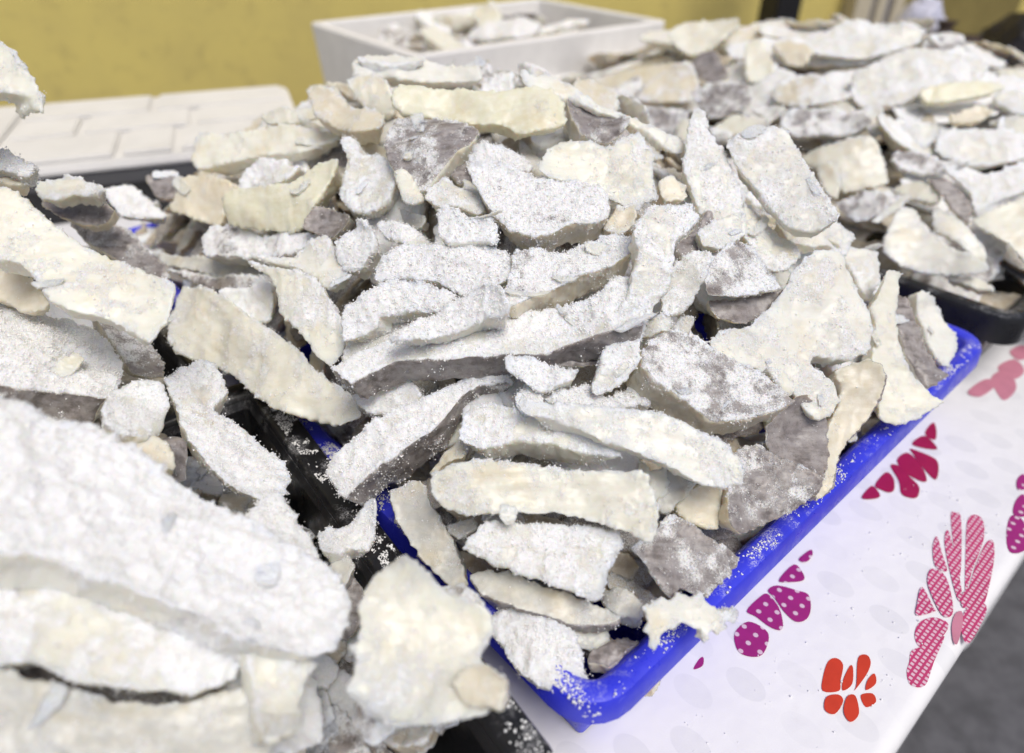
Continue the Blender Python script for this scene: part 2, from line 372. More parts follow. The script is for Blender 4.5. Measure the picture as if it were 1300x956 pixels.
# ------------------------------------------------------------------ trays and crates
def rrect(x0, x1, y0, y1, r, n=7):
    out = []
    for cx_, cy_, a0 in ((x1 - r, y1 - r, 0), (x0 + r, y1 - r, 90), (x0 + r, y0 + r, 180), (x1 - r, y0 + r, 270)):
        for k in range(n): a = R(a0 + 90 * k / (n - 1)); out.append((cx_ + r * math.cos(a), cy_ + r * math.sin(a)))
    return out
def loft(bm, rings, cap0=False, cap1=False):
    vr = [[bm.verts.new(p) for p in ring] for ring in rings]
    for a, b in zip(vr, vr[1:]):
        for i in range(len(a)): bm.faces.new((a[i], a[(i + 1) % len(a)], b[(i + 1) % len(a)], b[i]))
    if cap0: bm.faces.new(vr[0][::-1])
    if cap1: bm.faces.new(vr[-1])
def crate(name, label, cat, group, p0, p1, q0, q1, zb, zr, mat, lipw=.013, skirt=.02, rad=.03, ribs=0, th=.003):
    e = empty(name, W(p0, q0, zb), YAW); tag(e, label, cat, group)
    X, Y, h = p1 - p0, q1 - q0, zr - zb
    def ring(o, z, ex=0): return [(x, y, z) for x, y in rrect(-o, X + o, -o, Y + o, max(.004, rad + o))]
    bm = bmesh.new()
    i1 = -lipw
    loft(bm, [ring(i1 - .022, .003), ring(i1 - .022 + .004, 0), ring(i1 - .004, h - .012), ring(i1 - .0005, h - .006),
              ring(i1 - .0045, h - .006), ring(i1 - .008, h - .012), ring(i1 - .022, .006), ring(i1 - .03, .004)], False, True)
    bmesh.ops.recalc_face_normals(bm, faces=bm.faces[:])
    bm_obj("basin", bm, mat, e, False)
    bm = bmesh.new()
    loft(bm, [ring(i1 - .004, h - .0065), ring(i1 - .0025, h - .002), ring(i1, h), ring(-.005, h), ring(-.0018, h - .0012), ring(0, h - .005),
              ring(.0015, h - skirt), ring(-.0005, h - skirt), ring(-.003, h - .006), ring(i1 + .001, h - .004), ring(i1 - .004, h - .0065)])
    bmesh.ops.recalc_face_normals(bm, faces=bm.faces[:])
    o = bm_obj("rim", bm, mat, e, False)
    o.data.polygons.foreach_set('use_smooth', [True] * len(o.data.polygons))
    if hasattr(o.data, 'set_sharp_from_angle'): o.data.set_sharp_from_angle(angle=R(40))
    if ribs:
        for k in range(ribs):
            x = X * (k + .5) / ribs
            box("rib", x - .004, x + .004, -.004 + .02, .0225, .02, h - skirt - .002, mat, e)
            box("rib", x - .004, x + .004, Y - .0225, Y - .016, .02, h - skirt - .002, mat, e)
    return e
ZT = TOP + .0025
crate("fish_tray", "bright blue plastic tray whose corner and long rim face the viewer", "tray", "blue trays under the middle heap", 0, .613, 0, .44, ZT, RIM, BLUE, .014, .02, .034)
crate("fish_tray", "second blue tray almost buried, only a speck of blue showing near the lid", "tray", "blue trays under the middle heap", 0, .613, .462, .90, ZT, RIM, BLUE, .014, .02, .034)
crate("black_crate", "black crate at the near corner, salt-dusted rim beside the blue tray", "crate", "black crates", -.641, -.028, .03, .485, ZT, RIM + .014, BLACK, .020, .012, .03).rotation_euler = (0, 0, YAW - R(5.0))
crate("black_crate", "buried black crate under the tan-spotted slab's far end", "crate", "black crates", -.625, -.014, .455, .89, ZT, RIM - .004, BLACK, .016, .03, .03)
crate("black_crate", "black crate with a thick glossy rim beside the blue tray's far end", "crate", "black crates", .665, 1.275, -.01, .43, ZT, RIM + .001, BLACK, .018, .034, .03)
crate("black_crate", "buried black crate beneath the grey crumpled skins", "crate", "black crates", .665, 1.275, .455, .90, ZT, RIM, BLACK, .016, .03, .03)
crate("black_crate", "buried black crate beneath the white slabs by the frame edge", "crate", "black crates", 1.30, 1.91, -.01, .43, ZT, RIM, BLACK, .016, .03, .03)
crate("black_crate", "buried black crate beneath the pale peaked slab", "crate", "black crates", 1.30, 1.91, .455, .90, ZT, RIM, BLACK, .016, .03, .03)

# lid with raised panels lying on a black crate
A_ = Vector((-.772, 1.122, 0)); E1 = Vector((.9403, .3403, 0)); LY = math.atan2(.3403, .9403)
lc = empty("black_crate", A_ + Vector((0, 0, ZT)), LY); tag(lc, "black crate carrying the embossed white lid", "crate", "black crates")
for nm, a in (("side_wall", (-.22, .40, .015, .03)), ("side_wall", (-.22, .40, .40, .415)), ("end_wall", (-.22, -.205, .0305, .3995)), ("end_wall", (.385, .40, .0305, .3995))):
    box(nm, *a, 0, .082, BLACK, lc, .002)
box("crate_floor", -.2045, .3845, .031, .399, 0, .006, BLACK, lc); box("rim", -.235, .415, .002, .014, .060, .084, simple("shaded_edge_grey", (.07, .07, .075), .45, .5), lc, .003)  # front strip in dark grey paints the shadowed edge under the lid
ld = empty("foam_slab", A_ + Vector((0, 0, ZT + .0845)), LY); tag(ld, "white foam box lid embossed with rectangular panels", "lid")
box("lid_slab", -.26, .425, 0, .445, 0, .016, LIDM, ld, .005)
for (x0, x1, y0, y1) in ((-.245, -.10, .02, .43), (-.085, .10, .02, .16), (.115, .195, .02, .16), (.21, .41, .02, .16), (-.085, .02, .175, .29), (.035, .22, .175, .29), (.235, .41, .175, .29), (-.085, .14, .305, .43), (.155, .41, .305, .43)):
    box("panel", x0, x1, y0, y1, .0162, .0235, LIDM, ld, .003)

# white foam box
FB = empty("foam_box", Vector((-.053, 1.794, ZT)), .641); tag(FB, "open white foam box of cod pieces behind the heap", "box")
hx, hy, hb = .344, .243, .2195
def foam():
    bm = bmesh.new()
    def ring(o, z, k): return [(x, y, z) for x, y in rrect(-hx - o, hx + o, -hy - o, hy + o, k, 4)]
    loft(bm, [ring(-.015, 0, .012), ring(-.013, .004, .014), ring(0, hb - .004, .014), ring(-.003, hb, .012), ring(-.020, hb, .010), ring(-.023, hb - .004, .010), ring(-.034, .03, .008)], True, True)
    bmesh.ops.recalc_face_normals(bm, faces=bm.faces[:]); return bm
bm_obj("box_shell", foam(), FOAM, FB)

# dark clutter at the far end
def sack(name, label, cat, loc, sx, sy, sz, mat, seed, tie):
    e = empty(name, loc); tag(e, label, cat)
    bm = bmesh.new(); bmesh.ops.create_icosphere(bm, subdivisions=4, radius=1)
    P = np.array([v.co for v in bm.verts]); d = 1 + .16 * noise(P, 1.7, seed) + .10 * noise(P, 4.1, seed + 1) + .05 * noise(P, 9, seed + 2)
    for v, k in zip(bm.verts, d):
        z = v.co.z * k; fl = 1.0 if z > -.6 else .9
        v.co = Vector((v.co.x * k * sx * fl, v.co.y * k * sy * fl, max(-.8, z) * sz + .8 * sz))
    bm_obj("sack_body", bm, mat, e, True)
    b2 = bmesh.new()
    loft(b2, [[(r * math.cos(a) * sx, r * math.sin(a) * sy, sz * z) for a in np.linspace(0, 2 * math.pi, 13)[:-1]] for r, z in ((.4, 1.62), (.16, 1.8), (.14, 1.86), (.3 * tie, 2.05), (.28 * tie, 2.06))], False, True)
    bm_obj("tied_neck", b2, mat, e, True)
sack("dark_sack", "black bulging sack behind the far heap", "bag", W(2.36, .50, ZT), .13, .12, .105, DARKBAG, 4, 1.0)
sack("brown_sack", "dark brown slumped sack beside the black one", "bag", W(2.13, .66, ZT), .12, .10, .085, BROWNBAG, 9, .8)
sack("pale_sack", "small pale lilac bag behind the dark sacks", "bag", W(2.40, .83, ZT), .07, .07, .115, PALEBAG, 14, .9)


# ------------------------------------------------------------------ cod pieces
TINT = {'w': (.86, .85, .775), 'c': (.84, .82, .705), 't': (.75, .68, .53), 'g': (.60, .595, .55), 'y': (.82, .795, .60)}
PIECES = """
long diagonal strip with a thick grey skin edge and snowy white top|M|34|w|F|0.95|-0.0778,0.3623,0.9307|-0.139,-0.398,0.907|0.990,-0.056,0.127|-534,-191 -363,-35 -149,90 111,253 389,392 615,478 757,426 786,359 572,338 423,254 257,-17 -21,-199 -276,-372 -361,-478 -474,-332
broad pale plank-like strip with faint grain, lowest large one facing the viewer|M|24|c|B|0.45|0.0233,0.3050,0.9265|-0.089,-0.639,0.764|0.996,-0.057,0.068|-766,130 -640,189 -462,227 -159,194 90,161 361,149 594,127 654,-19 667,-139 611,-303 443,-232 239,-175 84,-141 -284,-125 -482,-134 -658,-99 -747,15
short thick white strip tucked right under the broad pale plank-like strip|M|22|w|B|0.60|0.0244,0.2798,0.9007|-0.066,-0.504,0.861|0.998,-0.033,0.057|-566,40 -459,171 -385,210 -170,192 201,177 418,125 452,52 366,-103 300,-263 214,-285 66,-216 -115,-145 -259,-97 -416,-34
grey translucent strip with dark lower edge beneath the short thick white strip|M|20|g|F|0.30|0.0185,0.2683,0.8705|-0.057,-0.315,0.947|0.998,-0.018,0.054|-467,175 -237,201 65,77 357,-28 499,-79 444,-160 155,-155 -136,-78 -376,25
snow-covered grey chunk lying in the tray corner against the blue rim|M|26|g|T|0.95|0.0162,0.2432,0.8562|-0.085,-0.323,0.943|0.996,-0.027,0.080|-417,304 -314,237 -163,258 36,204 204,104 259,-37 284,-180 162,-278 25,-232 -139,-129 -287,115
glassy pale strip standing upright against the inside of the blue rim|M|24|g|L|0.35|-0.0570,0.3123,0.8805|-0.068,-0.581,0.811|0.998,-0.040,0.055|-291,303 -140,373 -57,377 62,123 174,-34 269,-253 262,-426 130,-337 -34,-177 -176,4 -254,136
salt-topped strip with tan side squeezed between diagonal strip and flaring strip|M|26|c|-|0.70|0.0069,0.3507,0.9385|-0.075,-0.476,0.876|0.997,-0.036,0.066|-430,-38 -356,201 -150,206 12,131 275,37 463,-80 652,-183 422,-177 140,-104 -43,-77 -295,-125
ragged cream strip flaring into a frayed fan above the dark skin corner|M|14|w|-|0.55|0.0882,0.3328,0.9480|0.055,-0.541,0.839|0.998,0.030,-0.046|-832,272 -679,237 -423,220 -10,201 218,140 365,47 488,-4 601,-137 614,-229 555,-300 378,-303 256,-274 64,-165 -131,-76 -331,-27 -480,49 -630,115 -792,133 -858,207
large speckled skin slab with a pointed tip and tan cut side|M|30|t|T|0.62|0.1368,0.3856,0.9550|0.253,-0.364,0.897|0.968,0.095,-0.234|-497,171 -244,372 50,266 405,142 563,-7 639,-112 323,-245 -20,-322 -261,-192 -424,-106 -515,6
brown-grey skin flap beside the blue rim under the frayed fan|M|16|t|T|0.48|0.1721,0.3414,0.8929|0.349,-0.562,0.750|0.937,0.209,-0.280|-194,223 22,334 219,250 442,81 387,-35 229,-152 49,-223 -224,-315 -346,-267 -295,25
dark skin piece with white salt blotches resting on the blue rim|M|16|c|T|0.54|0.1107,0.2895,0.8826|0.318,-0.499,0.806|0.948,0.168,-0.271|-380,59 -169,204 -62,288 80,229 217,123 449,31 260,-146 142,-237 29,-216 -64,-185 -145,-253 -205,-189 -281,-97 -318,-11
lacy white scrap of cod draped over the blue rim corner|M|6|w|-|0.50|0.1042,0.2467,0.8832|0.131,-0.435,0.891|0.991,0.058,-0.118|-273,52 -209,71 -146,114 -90,92 -43,158 16,150 51,114 129,143 137,97 205,81 228,36 290,55 345,84 351,29 307,-26 259,-18 260,-71 192,-99 149,-64 125,-126 90,-170 66,-140 89,-74 28,-62 -28,-41 -79,-69 -128,-78 -179,-105 -184,-157 -226,-192 -271,-176 -247,-124 -281,-81 -248,-37
largest bright white lobed slab spread out above the blue tray end|M|15|w|-|0.50|0.2240,0.4463,0.9576|0.196,-0.605,0.772|0.981,0.121,-0.154|-778,-99 -628,11 -500,-5 -357,120 -168,318 13,568 192,708 368,705 486,543 561,345 619,49 547,-131 336,-208 102,-191 53,-257 212,-360 270,-511 170,-649 34,-685 -105,-511 -192,-425 -343,-342 -563,-306 -723,-334 -786,-265
curled tan-tipped tongue bending down toward the blue rim|M|20|t|R|0.35|0.2576,0.4069,0.9057|0.070,-0.679,0.730|0.998,0.047,-0.051|-77,361 121,446 247,429 305,261 202,14 28,-157 -92,-307 -227,-571 -344,-658 -370,-612 -234,-378 -186,-129 -94,53 -28,226
tall cream piece hanging over the blue rim beside a dark skin band|M|20|c|-|0.35|0.3291,0.4870,0.9042|0.249,-0.612,0.750|0.969,0.157,-0.193|9,813 174,793 134,562 88,301 120,16 212,-155 290,-311 394,-367 145,-518 -66,-582 -215,-536 -189,-284 -224,-10 -161,279 -203,420 -107,613
narrow dark brown skin band curving down to the blue rim|M|14|g|T|0.15|0.3647,0.5177,0.8984|0.063,-0.631,0.773|0.998,0.040,-0.049|-77,533 7,442 33,274 82,27 168,-172 314,-264 151,-362 -5,-422 -74,-213 -130,-104 -167,134 -176,376
pale smooth piece against the inside of the blue tray end wall|M|16|w|-|0.30|0.4094,0.5632,0.8844|0.228,-0.558,0.798|0.974,0.131,-0.187|-207,364 -10,343 139,88 256,-67 89,-366 -51,-314 -178,15
salted triangular skin flap arching over a brown hollow|M|9|c|T|0.72|0.1740,0.4720,0.9947|0.172,-0.494,0.852|0.985,0.086,-0.149|-320,-133 -201,113 -85,250 57,326 178,244 280,60 357,-103 159,-165 -88,-232 -296,-246
tall bright white ridge piece dropping down through the heap middle|M|16|w|-|0.70|0.0919,0.4227,1.0078|0.092,-0.663,0.743|0.996,0.061,-0.068|-21,526 128,654 333,676 446,608 392,483 257,357 205,130 182,12 63,-147 -29,-336 -53,-531 -123,-631 -206,-698 -316,-770 -395,-755 -354,-603 -278,-426 -189,-200 -97,32 -45,226 -73,373
longest cream strip with dark skin along its lower edge|M|26|c|F|0.70|-0.0010,0.4042,0.9827|-0.148,-0.257,0.955|0.989,-0.038,0.143|-1261,-181 -1090,-57 -842,38 -499,67 -207,196 180,203 388,211 603,258 797,431 931,369 912,-68 680,-123 441,-126 171,-205 -33,-193 -371,-199 -788,-189 -966,-252 -1093,-341
salt-dusted skin strip with a wide tan cut side facing down|M|30|t|T|0.82|0.0357,0.4502,1.0116|0.000,-0.336,0.942|1.000,0.000,-0.000|-439,-324 -374,-62 -328,175 -111,216 -38,135 263,299 456,341 549,200 520,87 385,-8 94,-123 -191,-294 -357,-403
broad snowy skin slab with a tan corner, below the cream curled flap|M|26|t|T|0.90|0.0210,0.5087,1.0371|-0.008,-0.448,0.894|1.000,-0.004,0.008|-572,293 -242,349 -23,272 208,287 408,178 564,23 523,-133 356,-232 157,-314 -33,-365 -210,-311 -360,-150 -506,128
jagged cream flap with a notched top near the thin stick|M|12|c|-|0.45|0.0750,0.5421,1.0515|0.089,-0.586,0.806|0.996,0.052,-0.072|-566,-61 -468,144 -325,266 -132,264 27,199 164,322 318,371 343,258 415,149 391,-24 440,-240 322,-297 253,-379 100,-302 -24,-238 -179,-190 -335,-149 -492,-122
yellowish fibrous strip with dark skin along its top edge|M|20|y|B|0.25|-0.0225,0.6212,1.0779|-0.029,-0.643,0.765|1.000,-0.019,0.022|-834,132 -747,210 -524,221 -225,215 87,168 308,187 536,174 651,77 703,-97 680,-205 429,-276 293,-312 171,-210 -68,-167 -253,-124 -515,-80 -736,-75 -808,5
topmost pale strip in front of the white foam box|M|20|w|B|0.30|-0.1046,0.7652,1.0816|-0.044,-0.561,0.827|0.999,-0.025,0.036|-646,109 -558,265 -263,230 99,151 474,40 696,-1 749,-209 481,-188 74,-192 -241,-117 -571,-103
small snowy lump at the top beside the yellowish fibrous strip|M|22|w|-|0.80|-0.0131,0.6874,1.0840|0.034,-0.390,0.920|0.999,0.013,-0.031|-153,66 33,219 154,57 146,-131 -52,-163 -164,-99
thin long stick of cod slanting across the heap top|M|8|w|-|0.40|0.0745,0.6326,1.0756|0.152,-0.449,0.881|0.988,0.069,-0.136|-697,332 -654,361 -540,300 -452,358 -274,257 -41,128 251,-49 513,-200 722,-281 813,-370 716,-460 580,-397 401,-247 125,-100 -189,42 -366,80 -542,138 -648,128
dark skin piece peeking out beneath the thin long stick|M|20|g|T|0.50|0.0731,0.6238,1.0619|0.121,-0.472,0.873|0.993,0.057,-0.106|-251,249 -78,233 155,137 302,-35 183,-198 74,-248 -146,-164 -244,39
pinkish-brown skin wedge half snowed over, with a clean pale cut edge|M|24|c|T|0.50|-0.0721,0.5769,1.0583|-0.251,-0.346,0.904|0.968,-0.090,0.234|-365,69 -301,365 -109,441 189,295 453,131 391,-31 165,-264 1,-506 -123,-396 -286,-205
knobbly white lump with yellowish base beside the skin wedge|M|26|c|-|0.70|-0.1242,0.5709,1.0331|-0.241,-0.633,0.736|0.971,-0.157,0.183|-264,402 -131,428 -46,240 100,241 229,125 292,-31 261,-136 196,-258 92,-317 -51,-314 -165,-241 -244,-143 -204,37 -206,188
small upright cream stub below the pinkish-brown skin wedge|M|14|c|-|0.30|-0.0814,0.5225,1.0419|-0.134,-0.625,0.769|0.991,-0.084,0.104|-111,131 -28,159 87,-10 116,-122 -3,-140 -79,3
pinkish cream strip sloping down at the heap's upper shoulder|M|22|t|-|0.40|-0.1580,0.6780,1.0569|-0.189,-0.550,0.813|0.982,-0.106,0.156|-442,316 -352,408 -110,297 28,121 277,4 402,-108 431,-312 199,-321 60,-254 -180,-69 -348,61
stubby piece under the topmost pale strip|M|22|c|-|0.40|-0.1399,0.7181,1.0686|-0.162,-0.543,0.824|0.987,-0.089,0.135|-276,202 -51,207 163,93 240,-98 192,-227 46,-205 -169,-75
pale bar lying in front of the embossed white lid|M|24|c|-|0.35|-0.2656,0.7190,1.0170|-0.284,-0.611,0.739|0.959,-0.181,0.219|-831,60 -762,298 -471,232 -75,202 262,183 614,86 873,-2 987,-95 753,-176 666,-214 299,-192 -32,-178 -371,-164 -556,-187 -771,-150
small arched piece behind the pale bar, touching the lid|M|14|c|-|0.40|-0.2381,0.7553,1.0352|-0.263,-0.549,0.793|0.965,-0.150,0.217|-365,100 -128,141 92,60 276,100 345,-110 142,-126 -98,-93 -306,-48
big smooth cream wedge with a pointed upper corner|M|26|y|-|0.30|-0.2105,0.5975,1.0033|-0.292,-0.754,0.588|0.957,-0.230,0.179|-630,84 -473,159 -215,150 78,151 241,279 442,372 561,331 523,180 407,-43 288,-224 167,-301 -82,-275 -380,-224 -590,-156
snowy white piece perched behind the big smooth cream wedge|M|20|w|-|0.85|-0.2351,0.6485,1.0089|-0.294,-0.605,0.740|0.956,-0.186,0.228|-346,-96 -324,89 -110,206 164,137 262,34 395,-7 264,-167 -71,-143
smooth tan block next to the big smooth cream wedge|M|20|t|-|0.20|-0.3314,0.7018,0.9653|-0.336,-0.671,0.661|0.942,-0.240,0.236|-372,61 -306,285 63,254 428,100 317,-57 238,-340 -20,-254 -412,-95
small brown-skinned scrap beside the smooth tan block|M|16|t|T|0.20|-0.3778,0.7239,0.9705|0.137,-0.593,0.793|0.991,0.082,-0.110|-207,112 53,166 164,67 132,-171 -80,-150
dark skin piece crusted with white clumps under the cream wedge|M|20|g|T|0.80|-0.2394,0.5887,0.9649|-0.309,-0.549,0.776|0.951,-0.178,0.252|-629,120 -544,269 -287,264 48,99 484,19 754,-54 510,-203 304,-216 -93,-133 -533,-58
long flat greyish sliver below the clump-crusted skin piece|M|15|g|-|0.40|-0.3051,0.6224,0.9264|-0.323,-0.550,0.770|0.946,-0.188,0.263|-838,318 -364,178 499,-44 700,-232 189,-164 -204,-29 -606,111
dark salty skin piece deep under the flat greyish sliver|M|18|g|T|0.60|-0.2826,0.5957,0.9210|-0.345,-0.655,0.673|0.939,-0.240,0.247|-800,239 -274,103 471,2 390,-130 41,-124 -264,-4
fluffy white piece between the cream wedge and the curved central strip|M|18|w|-|0.60|-0.1606,0.5140,0.9820|-0.288,-0.631,0.721|0.958,-0.190,0.217|-566,87 -256,85 -77,211 54,258 172,47 319,-115 157,-273 -14,-138 -209,-26
rounded snowy lump beside the knobbly white lump's foot|M|22|w|-|0.90|-0.1254,0.5064,0.9993|-0.284,-0.630,0.723|0.959,-0.186,0.214|-194,75 -56,153 61,220 165,117 187,-34 75,-155 -33,-216 -159,-127
curved pale strip hanging down over a dark gap|M|12|c|-|0.65|-0.1628,0.4719,0.9614|-0.314,-0.669,0.674|0.950,-0.221,0.223|-613,477 -320,391 -38,329 100,217 216,65 300,-63 358,-256 349,-366 243,-471 134,-415 17,-251 -137,-112 -278,-3 -320,165 -431,329
short salted piece partly behind the curved pale strip|M|16|w|-|0.75|-0.2285,0.5324,0.9350|-0.340,-0.649,0.680|0.940,-0.235,0.246|-328,114 -215,147 -39,127 82,223 239,53 199,-179 76,-224 -104,-121 -291,7
large half-glassy strip bridging the black crate and the blue tray|M|32|c|-|0.50|-0.2176,0.4749,0.9163|-0.347,-0.565,0.749|0.938,-0.209,0.277|-1055,474 -1042,745 -1003,833 -714,763 -377,603 -26,338 426,46 664,-197 958,-402 1107,-602 925,-679 631,-599 354,-518 94,-363 -126,-226 -357,-69 -676,38 -946,196
arched snowy strip with a tan end over a hollow|M|20|w|-|0.85|-0.0883,0.4394,0.9866|-0.231,-0.488,0.842|0.973,-0.116,0.200|-382,-249 -408,-15 -321,68 -146,160 33,203 222,162 390,70 513,-13 339,-119 175,-78 23,-78 -118,-93 -148,-167 -243,-214
thick snow-white strip lying just above the longest cream strip|M|20|w|-|0.97|-0.0358,0.4032,0.9963|-0.171,-0.554,0.815|0.985,-0.096,0.141|-458,-174 -313,-44 -176,35 15,169 209,213 336,106 363,-44 174,-40 -70,-138 -261,-194
wide snowy slab in the heap centre with grey specks|M|20|w|T|0.97|-0.0481,0.4608,1.0057|-0.159,-0.553,0.818|0.987,-0.089,0.132|-569,17 -454,155 -270,206 8,166 218,207 440,78 470,-133 325,-211 109,-231 -102,-130 -377,-93 -530,-87
crumbly white block just below the snowy skin slab|M|20|w|-|0.90|-0.0357,0.4791,1.0277|-0.127,-0.616,0.778|0.992,-0.079,0.099|-223,159 -150,187 -59,160 15,83 194,70 254,-31 243,-120 96,-130 -100,-137 -186,-54 -213,59
white twisted piece with a dark slit, in the upper centre|M|18|w|-|0.70|-0.0860,0.5014,1.0133|-0.197,-0.656,0.728|0.980,-0.132,0.146|-234,121 -42,110 103,37 216,-84 96,-139 -36,-63 -157,7
greyish hollow piece under the arched snowy strip|M|18|g|-|0.50|-0.0978,0.4346,0.9585|-0.226,-0.574,0.787|0.974,-0.133,0.182|-311,-49 -152,78 100,132 288,153 370,126 220,13 101,-115 -182,-136 -302,-157
rounded white nub above the diagonal strip|M|30|c|-|0.75|-0.0927,0.3978,0.9348|-0.248,-0.557,0.792|0.969,-0.143,0.203|-267,0 -188,129 -53,185 107,134 235,39 281,-36 152,-127 3,-175 -156,-122
feathery salt-furred end piece beside the diagonal strip's tip|M|16|w|-|0.90|0.0182,0.3749,0.9696|-0.058,-0.504,0.862|0.998,-0.029,0.050|-236,85 -102,141 5,102 137,40 263,19 239,-55 106,-103 12,-135 -103,-81 -193,-15
small cube-like chunk hooked onto the ragged flaring strip|M|20|c|-|0.70|0.0120,0.3606,0.9565|-0.101,-0.558,0.824|0.995,-0.057,0.084|-94,68 -30,138 65,85 101,-16 73,-124 -31,-105 -99,-37
snowy ledge under the bright white ridge piece's foot|M|14|w|-|0.97|0.0526,0.3670,0.9542|-0.003,-0.391,0.920|1.000,-0.001,0.002|-324,-2 -139,72 14,128 105,34 222,34 330,-64 81,-75 -182,-63
slender white slab rising beside the thin stick's lower end|M|12|w|-|0.60|0.1679,0.5707,1.0376|0.208,-0.510,0.834|0.978,0.109,-0.178|-222,208 -160,522 -86,661 3,652 29,426 153,233 222,35 283,-161 280,-377 12,-472 -132,-393 -196,-214 -256,19
short cream tongue above the triangular skin flap|M|12|w|-|0.55|0.1665,0.5055,1.0136|0.173,-0.500,0.849|0.985,0.088,-0.149|-229,-52 -72,102 178,212 223,56 126,-61 -41,-169 -190,-165
big rounded white slab at the heap's far shoulder|M|18|w|-|0.60|0.2262,0.5613,1.0348|-0.110,-0.516,0.849|0.994,-0.057,0.094|-447,365 -250,458 -51,551 121,508 193,261 252,32 316,-261 350,-487 145,-547 -30,-488 -111,-320 -234,-71 -368,146
oblong white piece with a tan upper edge near the triangular flap|M|18|c|-|0.60|0.2150,0.5296,0.9951|0.219,-0.506,0.834|0.976,0.114,-0.188|-217,282 -156,398 -37,255 114,135 276,1 327,-46 167,-238 39,-308 -73,-248 -159,-109 -230,-12
round-ended cream piece above the largest lobed slab|M|16|w|-|0.50|0.2787,0.5810,0.9763|0.281,-0.402,0.871|0.960,0.118,-0.255|-413,111 -195,120 128,221 315,172 377,25 228,-195 -14,-160 -151,-211 -323,-107
white scrap beside the black crate's corner|M|16|w|-|0.60|0.3293,0.5785,0.9446|0.284,-0.465,0.839|0.959,0.137,-0.248|-217,174 19,259 185,265 248,196 209,-9 42,-256 -76,-369 -175,-151
dark torn skin peeking out between ridge piece and cream tongue|M|12|g|T|0.20|0.1450,0.5045,1.0064|0.204,-0.577,0.791|0.979,0.121,-0.165|-163,-45 48,142 137,283 184,202 76,3 58,-118 -130,-214
greyish white piece beside the bright ridge, above a dark hole|M|16|g|-|0.65|0.1263,0.4499,0.9963|0.112,-0.599,0.793|0.994,0.067,-0.089|-82,131 34,228 171,249 226,180 137,-5 67,-128 -30,-226 -180,-264 -180,-78
tiny white piece next to the dark hole|M|14|w|-|0.60|0.1083,0.4245,0.9784|0.128,-0.641,0.756|0.992,0.083,-0.098|-81,40 124,104 106,0 8,-69 -123,-104
brown inner skin in the hollow under the triangular flap|M|10|t|T|0.10|0.1784,0.4594,0.9710|0.159,-0.598,0.785|0.987,0.096,-0.127|-290,50 -82,71 166,128 349,168 238,13 5,-145 -128,-134 -228,-114
blue-grey bit glimpsed inside the dark hole|M|14|g|-|0.50|0.1309,0.4407,0.9696|0.119,-0.566,0.816|0.993,0.068,-0.098|-116,-33 10,83 98,42 26,-77
small tan nugget between the cream flap and the slender slab|M|14|t|-|0.40|0.1289,0.5362,1.0361|0.096,-0.518,0.850|0.995,0.050,-0.082|-125,58 -8,131 113,22 115,-87 -62,-107
tan piece under the jagged cream flap|M|16|t|-|0.50|0.0856,0.5064,1.0232|0.093,-0.516,0.852|0.996,0.048,-0.079|-154,-73 -17,138 122,132 102,-56 -28,-145
snowy skin piece below the yellowish fibrous strip|M|18|g|T|0.92|-0.0094,0.5571,1.0555|-0.002,-0.501,0.866|1.000,-0.001,0.001|-261,79 -101,171 126,153 236,78 253,-126 62,-142 -192,-158
tan-white block below the pale cut edge of the skin wedge|M|20|c|-|0.60|-0.0463,0.5271,1.0315|-0.127,-0.571,0.811|0.992,-0.073,0.104|-250,58 -100,209 32,122 176,22 260,-123 186,-189 25,-104 -134,-106
dark skin sliver showing beside the tan-white block|M|16|g|T|0.40|-0.0355,0.5610,1.0405|-0.088,-0.567,0.819|0.996,-0.050,0.072|-186,39 -41,92 104,161 139,49 50,-169 -103,-83
grey piece in the shadow under the small upright stub|M|16|g|-|0.30|-0.0814,0.5315,1.0135|-0.247,-0.611,0.752|0.969,-0.156,0.192|-137,121 124,-0 80,-101 -60,-47
smooth blue-grey skin piece shaded by the cream wedge|M|18|g|T|0.25|-0.1592,0.5632,0.9954|-0.270,-0.700,0.661|0.963,-0.197,0.185|-260,-19 -135,178 239,39 243,-53 57,-170 -100,-99
dark brown skin sheet deep inside the gap by the blue rim|M|14|t|T|0.12|0.2141,0.3918,0.8982|0.197,-0.686,0.700|0.980,0.138,-0.141|-315,53 -35,310 96,283 287,155 273,4 187,-217 65,-334 -121,-219 -264,-139
short cream nub under the lobed slab's lower lobe|M|12|c|-|0.40|0.1959,0.3982,0.9464|0.194,-0.560,0.805|0.981,0.111,-0.160|-129,86 39,80 105,-66 10,-113
cream end poking out behind the broad plank-like strip|M|16|c|-|0.35|0.0980,0.3295,0.9112|0.078,-0.650,0.756|0.997,0.051,-0.059|-89,178 -29,73 70,126 74,-5 1,-176 -48,-84
grey slice standing beside the cream end|M|18|g|-|0.35|0.1086,0.3271,0.9077|0.086,-0.647,0.757|0.996,0.056,-0.065|-32,146 144,95 111,0 -32,-156 -122,-130 -87,20
shaded tan slice behind the grey slice|M|18|t|-|0.25|0.1298,0.3275,0.8911|0.113,-0.632,0.767|0.994,0.072,-0.087|-77,124 129,164 143,-18 104,-150 -72,-129 -198,-36
small glassy chip between the upright strip and plank-like strip|M|16|g|-|0.40|-0.0356,0.3165,0.8827|-0.206,-0.590,0.781|0.979,-0.124,0.164|-114,32 74,70 114,-4 -16,-80 -84,-42
greyish block in the shadow beside the blotched skin piece|M|18|g|-|0.35|0.0697,0.2669,0.8685|0.047,-0.387,0.921|0.999,0.018,-0.044|-125,99 36,91 138,-6 119,-88 -59,-89 -122,6
